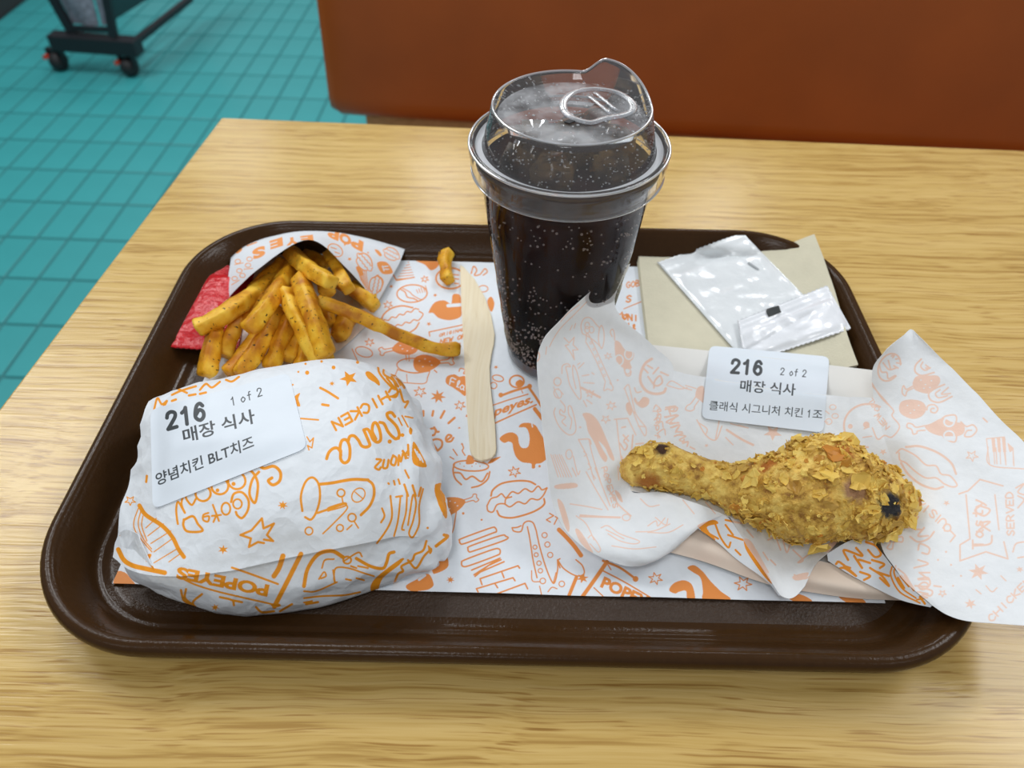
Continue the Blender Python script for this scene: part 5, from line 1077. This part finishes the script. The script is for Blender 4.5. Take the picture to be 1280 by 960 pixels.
# ------------------------------------------------------------------ fries and their bag
rb = thing('fries_bag', 'open white paper bag with orange print holding the fries', 'bag', (-0.13, 0.10, 0.0045))
topn = [[(292, 297, .010), (345, 292, .015), (400, 289, .020), (455, 297, .015), (507, 309, .009)],
        [(289, 325, .012), (335, 312, .026), (393, 295, .034), (446, 311, .025), (499, 329, .009)],
        [(286, 350, .012), (328, 328, .034), (390, 297, .044), (438, 325, .031), (486, 352, .009)],
        [(283, 375, .010), (322, 338, .037), (386, 300, .048), (432, 335, .033), (471, 379, .008)]]
GT = net(topn, 9); GT = crinkle(GT, 0.0006, 60, 4)
imt = baked('fry_bag_print', GT, INK_F, 700)
mt = print_mat('fry_bag_paper', imt, 0.95, base=(0.78, 0.82, 0.86), inkc=(0.93, 0.33, 0.06)); mtb = print_mat('fry_bag_inside', imt, 0.15, base=(.78, .76, .72))
sheet('top_panel', [(GT, mt, mtb)], 0.0002, rb)
GU = net([[(292, 297, .0058), (345, 292, .0056), (400, 289, .0056), (455, 297, .0056), (507, 309, .0056)], [(283, 400, .0058), (330, 398, .0056), (380, 395, .0056), (430, 390, .0056), (474, 379, .0056)], [(280, 452, .0058), (325, 462, .0056), (372, 456, .0056), (418, 442, .0056), (461, 405, .0056)]], 8)
sheet('bottom_panel', [(GU, mtb, mtb)], 0.0002, rb)
M_FRY, nt, b = new_mat('fried_potato')
tc = N(nt, 'ShaderNodeTexCoord')
n1 = N(nt, 'ShaderNodeTexNoise', Scale=90.0, Detail=4.0); n2 = N(nt, 'ShaderNodeTexNoise', Scale=520.0, Detail=2.0); oi = N(nt, 'ShaderNodeObjectInfo')
for q in (n1, n2): nt.links.new(tc.outputs['Object'], q.inputs['Vector'])
r1 = N(nt, 'ShaderNodeValToRGB'); e = r1.color_ramp.elements; e[0].position = .33; e[0].color = (.52, .18, .008, 1); e[1].position = .66; e[1].color = (.92, .58, .06, 1); q = e.new(.5); q.color = (.78, .39, .015, 1)
ad = N(nt, 'ShaderNodeMath', _operation='MULTIPLY_ADD'); ad.inputs[1].default_value = 0.14; nt.links.new(oi.outputs['Random'], ad.inputs[0]); 
s1 = N(nt, 'ShaderNodeMath', _operation='SUBTRACT'); s1.inputs[1].default_value = 0.07; nt.links.new(n1.outputs['Fac'], s1.inputs[0]); nt.links.new(s1.outputs[0], ad.inputs[2]); nt.links.new(ad.outputs[0], r1.inputs['Fac'])
r2 = N(nt, 'ShaderNodeValToRGB'); e = r2.color_ramp.elements; e[0].position = .66; e[0].color = (0, 0, 0, 1); e[1].position = .70; e[1].color = (1, 1, 1, 1); nt.links.new(n2.outputs['Fac'], r2.inputs['Fac'])
mx = N(nt, 'ShaderNodeMix', _data_type='RGBA'); mx.inputs['B'].default_value = (.035, .022, .008, 1); nt.links.new(r2.outputs['Color'], mx.inputs['Factor']); nt.links.new(r1.outputs['Color'], mx.inputs['A']); nt.links.new(mx.outputs['Result'], b.inputs['Base Color'])
b.inputs['Roughness'].default_value = .45; b.inputs['Specular IOR Level'].default_value = .3; b.inputs['Subsurface Weight'].default_value = 0.0
bp = N(nt, 'ShaderNodeBump', Strength=.4, Distance=.0012); nt.links.new(n1.outputs['Fac'], bp.inputs['Height']); nt.links.new(bp.outputs['Normal'], b.inputs['Normal'])
FRIES = [  # pixel path with heights, width in pixels, label
 ([(363, 315, .024), (380, 331, .035), (396, 343, .041), (413, 353, .043)], 23, 'thick blunt fry uppermost in the pile, pointing right out of the bag mouth'),
 ([(412, 318, .022), (424, 340, .028), (434, 360, .029)], 19, 'fry sticking straight out under the right side of the bag arch'),
 ([(366, 330, .022), (350, 358, .031), (330, 388, .034), (312, 410, .031)], 23, 'long fry slanting down to the left from the bag mouth, second from the left'),
 ([(342, 348, .018), (306, 376, .026), (275, 396, .028), (249, 409, .026)], 22, 'long fry lying across the ketchup sachet, leftmost tip of the pile'),
 ([(354, 330, .020), (334, 347, .019), (316, 364, .016)], 19, 'shadowed fry just under the left edge of the bag arch'),
 ([(375, 350, .036), (386, 380, .036), (397, 412, .032), (407, 440, .026)], 25, 'long fry hanging down the middle of the pile toward the burger, right of a twin'),
 ([(357, 366, .032), (370, 395, .031), (385, 422, .026), (398, 449, .019)], 22, 'long fry hanging down the middle of the pile toward the burger, left of a twin'),
 ([(400, 377, .030), (450, 396, .024), (500, 419, .016), (545, 435, .011), (572, 437, .010)], 20, 'longest fry lying out on the tray liner toward the wooden knife'),
 ([(420, 350, .020), (446, 366, .018), (469, 382, .014)], 20, 'fry behind the longest fry, ending at the right edge of the bag mouth'),
 ([(435, 392, .013), (429, 407, .012), (424, 419, .011)], 23, 'short blunt fry stub lying below the longest fry'),
 ([(270, 408, .020), (264, 438, .017), (259, 466, .012)], 23, 'fry pointing straight at the corner of the wrapped burger, lowest left of the pile'),
 ([(297, 396, .018), (289, 420, .015), (282, 443, .011)], 22, 'short fry tucked between the two lower left fries beside the ketchup sachet'),
 ([(346, 388, .024), (332, 416, .021), (316, 444, .017), (302, 466, .013)], 24, 'fry sloping down left whose end touches the burger wrapper above the sticker'),
 ([(318, 424, .013), (303, 446, .012), (287, 465, .010)], 20, 'thin dark fry lying low at the left, its end by the burger top edge'),
 ([(361, 398, .022), (350, 428, .018), (338, 458, .013)], 22, 'fry in the lower middle ending behind the burger top edge'),
 ([(374, 412, .015), (366, 430, .013), (361, 446, .012)], 20, 'short fry with a pale cut end in the lower middle of the pile'),
 ([(384, 428, .012), (380, 445, .011), (377, 458, .010)], 21, 'short fry lying flat in the lower middle, right of the pale cut end'),
 ([(380, 320, .013), (394, 325, .017), (407, 329, .018)], 18, 'small fry deep inside the bag at the top of the arch'),
 ([(396, 340, .030), (404, 352, .030), (410, 366, .028)], 20, 'fry in the dark behind the uppermost blunt fry'),
 ([(404, 382, .018), (408, 394, .016), (411, 404, .014)], 19, 'short fry peeping out beneath the start of the longest fry'),
 ([(440, 358, .012), (454, 366, .012), (462, 374, .010)], 18, 'fry deep at the right edge inside the bag'),
 ([(396, 420, .010), (404, 432, .010), (410, 446, .010)], 18, 'fry lying on the paper under the middle of the pile, right side'),
 ([(330, 372, .020), (318, 388, .018), (304, 404, .015)], 22, 'fry under the two long left fries, mostly hidden'),
]
def fry(path, wpx, label, group, name='french_fry'):
    P = np.array([back(*p) for p in path]); d = ((P.mean(0) - CAM_C) @ CAM_M[2]); r = 0.86 * wpx / 2 * d / F_PX
    C = catmull(P, 7); n = len(C); rad = np.full(n, r) * (1 + 0.10 * fbm(C * 130, 2))
    T0 = C[0] - C[1]; T0 /= np.linalg.norm(T0); T1 = C[-1] - C[-2]; T1 /= np.linalg.norm(T1)
    C = np.concatenate([[C[0] + T0 * r * .42, C[0] + T0 * r * .34], C, [C[-1] + T1 * r * .34, C[-1] + T1 * r * .42]]); rad = np.concatenate([[r * .62, r * .86], rad, [r * .86, r * .62]])
    V, F = tube(C, rad, 16, True, 0.78, RNG.uniform(0, 1.5))
    V = V + 0.0006 * np.stack([fbm(V * 170 + q, 2) for q in (0, 9, 31)], -1)
    o = mesh(name, V, F, M_FRY, at=V.mean(0) * (1, 1, 0) + (0, 0, V[:, 2].min()))
    return tag(o, label, 'fry', group)
for p, w, l in FRIES: fry(p, w, l, 'seasoned fries spilling from the paper bag')
fry([(559, 316, .0115), (556, 327, .0105), (558, 340, .0098), (559, 350, .0095)], 17, 'small stray fry lying alone on the liner by the knife tip', None)

# ------------------------------------------------------------------ chicken pouch, printed wrap sheet
M_POUCHW = plain('white_pouch_paper', (0.80, 0.795, 0.76), 0.6, 0.3, noise=(40, 0.03), bump=(300, 0.1, 0.0006))
M_POUCHP = plain('peach_glow_paper', (1.0, 0.82, 0.68), 0.6, 0.3, noise=(40, 0.05), bump=(300, 0.1, 0.0006))  # peach brightened in its colour to imitate light glowing through the paper
po = thing('chicken_pouch', 'shallow peach and white paper pouch under the drumstick and its printed wrap', 'pouch', (0.13, -0.04, 0.0045))
GP = net([[(803, 430, .013), (900, 440, .013), (1000, 452, .015), (1092, 463, .023)], [(800, 520, .0095), (900, 530, .009), (1000, 540, .009), (1100, 555, .016)], [(800, 600, .0085), (900, 615, .008), (1000, 630, .008), (1108, 645, .010)], [(818, 650, .0085), (900, 672, .008), (1000, 700, .008), (1125, 715, .009)]], 8)
sheet('back_panel', [(GP, M_POUCHW, M_POUCHW)], 0.0003, po)
GQ = net([[(815, 640, .0105), (860, 658, .0115), (920, 676, .0120), (1000, 696, .0120), (1070, 712, .0120), (1140, 733, .0125), (1175, 742, .015)],
          [(828, 668, .0105), (872, 681, .0115), (930, 700, .0120), (1005, 721, .0120), (1070, 734, .0115), (1142, 743, .0110), (1178, 748, .013)],
          [(836, 690, .0060), (886, 704, .0060), (960, 730, .0060), (1025, 742, .0060), (1078, 748, .0060), (1140, 750, .0068), (1180, 753, .010)]], 8)
sheet('front_panel', [(crinkle(GQ, 0.0004, 50, 2), M_POUCHP, M_POUCHP)], 0.0003, po)

wr = thing('printed_wrap', 'large white paper sheet with faint orange print cradling the drumstick', 'paper wrap', (0.13, -0.04, 0.008))
K = 10
B_ = [[(762, 345, .0795), (773, 337, .0775), (781, 332, .0760), (788, 329, .0745)],
      [(705, 395, .070), (730, 386, .0665), (752, 382, .0625), (769, 383, .057)],
      [(673, 440, .062), (712, 430, .051), (760, 424, .043), (815, 431, .035)],
      [(676, 510, .051), (715, 505, .038), (775, 492, .028), (842, 464, .023)],
      [(684, 585, .039), (720, 575, .026), (765, 555, .019), (818, 522, .018)],
      [(694, 640, .028), (730, 635, .018), (768, 612, .014), (803, 580, .014)],
      [(716, 674, .020), (750, 664, .016), (775, 642, .015), (789, 614, .017)],
      [(760, 700, .013), (790, 688, .017), (818, 660, .020), (828, 617, .019)],
      [(798, 708, .012), (822, 697, .016), (846, 668, .019), (863, 628, .019)],
      [(840, 689, .013), (855, 676, .016), (880, 655, .018), (905, 643, .018)]]
A_ = [[(842, 464, .023), (890, 472, .022), (945, 482, .022), (985, 488, .022), (1020, 492, .022), (1055, 496, .024), (1092, 498, .030)],
      [(818, 522, .018), (885, 528, .016), (945, 535, .015), (985, 540, .015), (1020, 545, .015), (1060, 548, .018), (1105, 550, .026)],
      [(803, 580, .014), (880, 598, .0115), (945, 604, .011), (985, 607, .011), (1020, 609, .011), (1070, 612, .014), (1125, 610, .021)],
      [(789, 614, .0165), (912, 646, .017), (950, 654, .0145), (985, 658, .0135), (1020, 664, .0145), (1052, 671, .018), (1100, 672, .021)]]
C_ = [[(1108, 437, .052), (1119, 428, .054), (1129, 420, .055), (1138, 413, .056), (1147, 421, .056)],
      [(1091, 461, .041), (1115, 456, .045), (1140, 455, .047), (1165, 457, .049), (1195, 466, .050)],
      [(1092, 498, .030), (1122, 500, .036), (1155, 505, .040), (1197, 510, .043), (1247, 521, .046)],
      [(1105, 550, .026), (1140, 555, .033), (1185, 560, .037), (1232, 565, .041), (1292, 566, .044)],
      [(1125, 610, .021), (1160, 615, .029), (1202, 620, .034), (1256, 625, .038), (1322, 625, .042)],
      [(1100, 672, .021), (1145, 680, .026), (1192, 690, .031), (1252, 695, .035), (1330, 690, .039)],
      [(1122, 716, .022), (1157, 722, .026), (1202, 731, .030), (1257, 737, .033), (1330, 737, .036)],
      [(1165, 757, .024), (1186, 769, .026), (1214, 777, .028), (1266, 782, .031), (1325, 785, .034)]]
D_ = [A_[3][1:6],
      [(929, 674, .0175), (957, 681, .0145), (985, 685, .0132), (1012, 688, .0140), (1036, 690, .0168)],
      [(952, 710, .0168), (966, 714, .0140), (986, 716, .0128), (1003, 713, .0136), (1019, 706, .0158)],
      [(975, 744, .0140), (981, 747, .0130), (988, 748, .0126), (996, 744, .0128), (1006, 733, .0140)]]
gB, gA, gC, gD = (net(x, K) for x in (B_, A_, C_, D_))
def stitch(G, side, curve):
    nr, nc = G.shape[:2]
    if side == 'left': d = curve - G[:, 0]; w = np.clip(1 - np.linspace(0, nc - 1, nc) / 12, 0, 1) ** 2; return G + d[:, None] * w[None, :, None]
    if side == 'top': d = curve - G[0]; w = np.clip(1 - np.linspace(0, nr - 1, nr) / 10, 0, 1) ** 2; return G + d[None] * w[:, None, None]
gA = stitch(gA, 'left', gB[3 * K:6 * K + 1, -1])
gC2 = gC[2 * K:5 * K + 1, 0]
gA = gA + (gC2 - gA[:, -1])[:, None] * (np.clip(1 - np.linspace(gA.shape[1] - 1, 0, gA.shape[1]) / 10, 0, 1) ** 2)[None, :, None]
gD = stitch(gD, 'top', gA[-1, K:5 * K + 1])
def wob(G): return G + np.stack([0 * G[..., 0], 0 * G[..., 0], 0.0011 * fbm(G * 34 + 3, 2) * np.clip((G[..., 2] - .008) / .01, 0, 1) + 0.0005 * ridged(G * 60)], -1)
gA, gB, gC, gD = (wob(x) for x in (gA, gB, gC, gD))
gA[:, 3:-8] -= np.array([0, 0, 0.0004])
# gE: the outer face of the sheet where it turns under along the front
def rails(up, lo):
    U = catmull(np.array([back(*p) for p in up]), 10); L = catmull(np.array([back(*p) for p in lo]), 10)
    return lerp_grid(U, L, 8)
gE1 = rails([(871, 655, .0185), (905, 644, .0178), (929, 674, .0173), (952, 710, .0166), (975, 744, .0138)], [(873, 661, .0165), (897, 678, .0150), (922, 700, .0140), (957, 725, .0132), (974, 745, .0132)])
gE2 = rails([(1034, 692, .0162), (1062, 676, .0200), (1085, 673, .0212), (1104, 693, .0215), (1122, 716, .0217), (1142, 738, .0225), (1165, 757, .0237)], [(1035, 701, .0140), (1062, 718, .0140), (1088, 732, .0135), (1108, 742, .0140), (1126, 750, .0160), (1144, 755, .0190), (1163, 759, .0225)])
FAINT = (0.93, 0.50, 0.30)
def wrap_mats(nm, G):
    im = baked('wrap_print_' + nm, G, INK_C, 900)
    return print_mat('wrap_inside_' + nm, im, 0.62, base=(0.84, 0.87, 0.89), inkc=FAINT, crumple=0.12), print_mat('wrap_outside_' + nm, im, 1.0, inkc=(0.93, 0.33, 0.02))
gl = []
for nm, G in (('a', gA), ('b', gB), ('c', gC), ('d', gD)):
    i_, o_ = wrap_mats(nm, G); gl.append((G, i_, o_))
for nm, G in (('e', gE1), ('f', gE2)):
    i_, o_ = wrap_mats(nm, G); gl.append((G, o_, i_))
sheet('paper_sheet', gl, 0.0002, wr)
BV_C = grid_bvh(gA, gC, GP, napkin(3, 0, 0), g1, g2)
sticker('order_sticker', ((887, 432), (1037, 446), (1029, 541), (877, 523)), BV_C, INK_S2, wr, 0.0004, 'white sticker printed 216, 2 of 2 and two lines of order text', smooth=40)

# ------------------------------------------------------------------ fried drumstick
ds = thing('fried_drumstick', 'golden crispy fried chicken drumstick lying on the printed wrap', 'chicken', (0.12, -0.07, 0.012))
ST = [(787, 587, 8), (793, 586, 22), (806, 583, 29), (826, 582, 32), (850, 589, 29), (876, 596, 27), (905, 604, 29), (935, 611, 39), (965, 615, 49), (1000, 617, 60), (1035, 609, 66), (1065, 617, 58), (1092, 623, 48), (1112, 630, 34), (1122, 635, 18), (1126, 637, 6)]
kz = 0.00036
S3 = np.array([[*back(x, y, 0.0135 + r * kz * 0.86), r * kz] for x, y, r in ST])
SC_ = catmull(S3, 14); ax = SC_[:, :3]; rr = np.maximum(SC_[:, 3], 0.0008)
nS, nT = len(ax), 128
T = np.gradient(ax, axis=0); T /= np.linalg.norm(T, axis=1, keepdims=True)
th = np.linspace(0, 2 * np.pi, nT, endpoint=False)
side = np.cross(T, [0, 0, 1]); side /= np.linalg.norm(side, axis=1, keepdims=True); upv = np.cross(side, T)
DR = side[:, None] * np.cos(th)[None, :, None] + upv[:, None] * (np.sin(th) * 0.9)[None, :, None]
DG = ax[:, None] + DR * rr[:, None, None]
bumps = 0.0016 * fbm(DG * 95, 3) + 0.0011 * np.abs(fbm(DG * 260 + 4, 3)) + 0.0009 * np.clip(ridged(DG * 150 + 9), 0, 1)
shaft = np.clip((np.linspace(0, 1, nS) - 0.40) / 0.2, 0, 1)[:, None]
DG = DG + DR * (bumps * (0.55 + 0.55 * shaft) * np.clip(rr / 0.006, 0, 1)[:, None])[..., None]
DG[..., 2] = np.maximum(DG[..., 2], 0.0128)
BV_D = BVHTree.FromPolygons(DG.reshape(-1, 3).tolist(), grid_faces(nS, nT, wrap=True).tolist())
def DG_AT(px, py): return drape(BV_D, px, py, 0.0) - ORIG[ds]
M_CRUST, nt, b = new_mat('fried_crust')
tc = N(nt, 'ShaderNodeTexCoord'); n1 = N(nt, 'ShaderNodeTexNoise', Scale=150.0, Detail=5.0, Roughness=.65); n2 = N(nt, 'ShaderNodeTexNoise', Scale=34.0, Detail=2.0); n3 = N(nt, 'ShaderNodeTexNoise', Scale=700.0, Detail=3.0)
for q in (n1, n2, n3): nt.links.new(tc.outputs['Object'], q.inputs['Vector'])
r1 = N(nt, 'ShaderNodeValToRGB'); e = r1.color_ramp.elements; e[0].position = .34; e[0].color = (.33, .155, .028, 1); e[1].position = .63; e[1].color = (.92, .66, .17, 1); q = e.new(.47); q.color = (.68, .41, .075, 1)
nt.links.new(n1.outputs['Fac'], r1.inputs['Fac'])
r2 = N(nt, 'ShaderNodeValToRGB'); e = r2.color_ramp.elements; e[0].position = .60; e[0].color = (0, 0, 0, 1); e[1].position = .74; e[1].color = (.7, .7, .7, 1); nt.links.new(n2.outputs['Fac'], r2.inputs['Fac'])
mx = N(nt, 'ShaderNodeMix', _data_type='RGBA'); mx.inputs['B'].default_value = (.45, .13, .02, 1); nt.links.new(r2.outputs['Color'], mx.inputs['Factor']); nt.links.new(r1.outputs['Color'], mx.inputs['A']); nt.links.new(mx.outputs['Result'], b.inputs['Base Color'])
b.inputs['Roughness'].default_value = .5; b.inputs['Specular IOR Level'].default_value = .3; bp = N(nt, 'ShaderNodeBump', Strength=.7, Distance=.0012); nt.links.new(n3.outputs['Fac'], bp.inputs['Height']); nt.links.new(bp.outputs['Normal'], b.inputs['Normal'])
for (cx_, cy_, cz_), rad_, col_ in ((DG_AT(1114, 631), .0085, (.022, .021, .023)), (DG_AT(827, 560), .0055, (.055, .022, .008)), (DG_AT(958, 581), .0050, (.46, .15, .02)), (DG_AT(1055, 562), .0050, (.48, .17, .025)), (DG_AT(1070, 612), .0070, (.36, .19, .09)), (DG_AT(812, 605), .0075, (.42, .15, .02))):
    wob_ = N(nt, 'ShaderNodeMix', _data_type='RGBA', _blend_type='LINEAR_LIGHT'); wob_.inputs['Factor'].default_value = .004       # ragged patch of char or bare meat
    nt.links.new(tc.outputs['Object'], wob_.inputs['A']); nt.links.new(n1.outputs['Color'], wob_.inputs['B'])
    dist = N(nt, 'ShaderNodeVectorMath', _operation='DISTANCE'); nt.links.new(wob_.outputs['Result'], dist.inputs[0]); dist.inputs[1].default_value = (cx_, cy_, cz_)
    mk = N(nt, 'ShaderNodeMapRange'); mk.inputs[1].default_value = rad_; mk.inputs[2].default_value = rad_ * .55; nt.links.new(dist.outputs['Value'], mk.inputs[0])
    m4 = N(nt, 'ShaderNodeMix', _data_type='RGBA'); m4.inputs['B'].default_value = (*col_, 1); nt.links.new(mk.outputs[0], m4.inputs['Factor']); nt.links.new(mx.outputs['Result'], m4.inputs['A']); nt.links.new(m4.outputs['Result'], b.inputs['Base Color']); mx = m4
mesh('meat', DG.reshape(-1, 3), grid_faces(nS, nT, wrap=True).tolist() + [list(range(nT)), list(range(nS * nT - 1, nS * nT - nT - 1, -1))], M_CRUST, ds)
M_FLAKE, nt, b = new_mat('crust_flake'); at = N(nt, 'ShaderNodeAttribute'); at.attribute_name = 'tone'
r1 = N(nt, 'ShaderNodeValToRGB'); e = r1.color_ramp.elements; e[0].position = 0; e[0].color = (.58, .22, .03, 1); e[1].position = 1; e[1].color = (.93, .69, .18, 1); q = e.new(.5); q.color = (.78, .52, .10, 1); q = e.new(.03); q.color = (.62, .28, .04, 1); q = e.new(.07); q.color = (.52, .30, .06, 1)
nt.links.new(at.outputs['Fac'], r1.inputs['Fac']); nt.links.new(r1.outputs['Color'], b.inputs['Base Color']); b.inputs['Roughness'].default_value = .45; b.inputs['Specular IOR Level'].default_value = .3
DN = np.cross(np.gradient(DG, axis=1), np.gradient(DG, axis=0)); DN /= np.linalg.norm(DN, axis=-1, keepdims=True) + 1e-12
if ((DN * DR).sum(-1)).mean() < 0: DN = -DN
BARE = [(DG_AT(1114, 631), .006), (DG_AT(827, 560), .004), (DG_AT(1070, 612), .006), (DG_AT(812, 605), .006), (DG_AT(905, 615), .006)]
def flake_set(n, smin, smax, seed, lo=0.0):
    rg = np.random.default_rng(seed); Vs, Fs, tone, off = [], [], [], 0
    while n > 0:
        i, j = rg.integers(6, nS - 8), rg.integers(0, nT); dens = 0.30 + 0.7 * shaft[i, 0]
        if rg.random() > dens * (rr[i] / 0.024) or rg.random() < lo * (noise3(DG[i, j][None] * 70 + seed)[0] < 0.05): continue
        if min(np.linalg.norm(DG[i, j] - ORIG[ds] - q_) / r_ for q_, r_ in BARE) < 1 and rg.random() < .85: continue
        p, nn = DG[i, j], DN[i, j]; t = rg.normal(size=3); t -= nn * (t @ nn); t /= np.linalg.norm(t); s = np.cross(nn, t)
        tilt = rg.uniform(-0.5, 0.8); t2 = t * math.cos(tilt) + nn * math.sin(tilt); n2_ = nn * math.cos(tilt) - t * math.sin(tilt)
        L, Wd = rg.uniform(smin, smax), rg.uniform(.5, 1.0); bend = rg.uniform(-.5, .5); Wd *= L
        a, b2 = np.meshgrid(np.linspace(-.5, .5, 4), np.linspace(-.5, .5, 4)); jit = rg.normal(0, .10, (2, 4, 4))
        A = (a + jit[0]) * (1 - .5 * b2 ** 2 * 2); Bq = (b2 + jit[1]) * (1 - a ** 2 * 1.2); h = bend * (a * a + b2 * b2) * L + rg.normal(0, .07, (4, 4)) * L
        P = p + nn * L * .12 + (A * L)[..., None] * t2 + (Bq * Wd)[..., None] * s + h[..., None] * n2_
        Q = P - n2_ * 0.0004
        Vs += [P.reshape(-1, 3), Q.reshape(-1, 3)]; gf = grid_faces(4, 4, off)
        Fs += gf.tolist() + (gf[:, ::-1] + 16).tolist(); rim = [0, 4, 8, 12, 13, 14, 15, 11, 7, 3, 2, 1]
        Fs += [[off + rim[q], off + rim[(q + 1) % 12], off + 16 + rim[(q + 1) % 12], off + 16 + rim[q]] for q in range(12)]
        tone += [rg.random()] * 32; off += 32; n -= 1
    Vs = np.concatenate(Vs); Vs[:, 2] = np.maximum(Vs[:, 2], 0.0125)
    return Vs, Fs, tone
for nm, n, a, b2, sd, lo in (('crust_crumbs', 2600, .0009, .0024, 5, .75), ('crust_flakes', 560, .0030, .0070, 8, .6), ('large_flakes', 48, .0070, .0115, 21, .3)):
    V, F, tn = flake_set(n, a, b2, sd, lo); o = mesh(nm, V, F, M_FLAKE, ds, attr=tn, smooth=False); tag(o, kind='stuff')
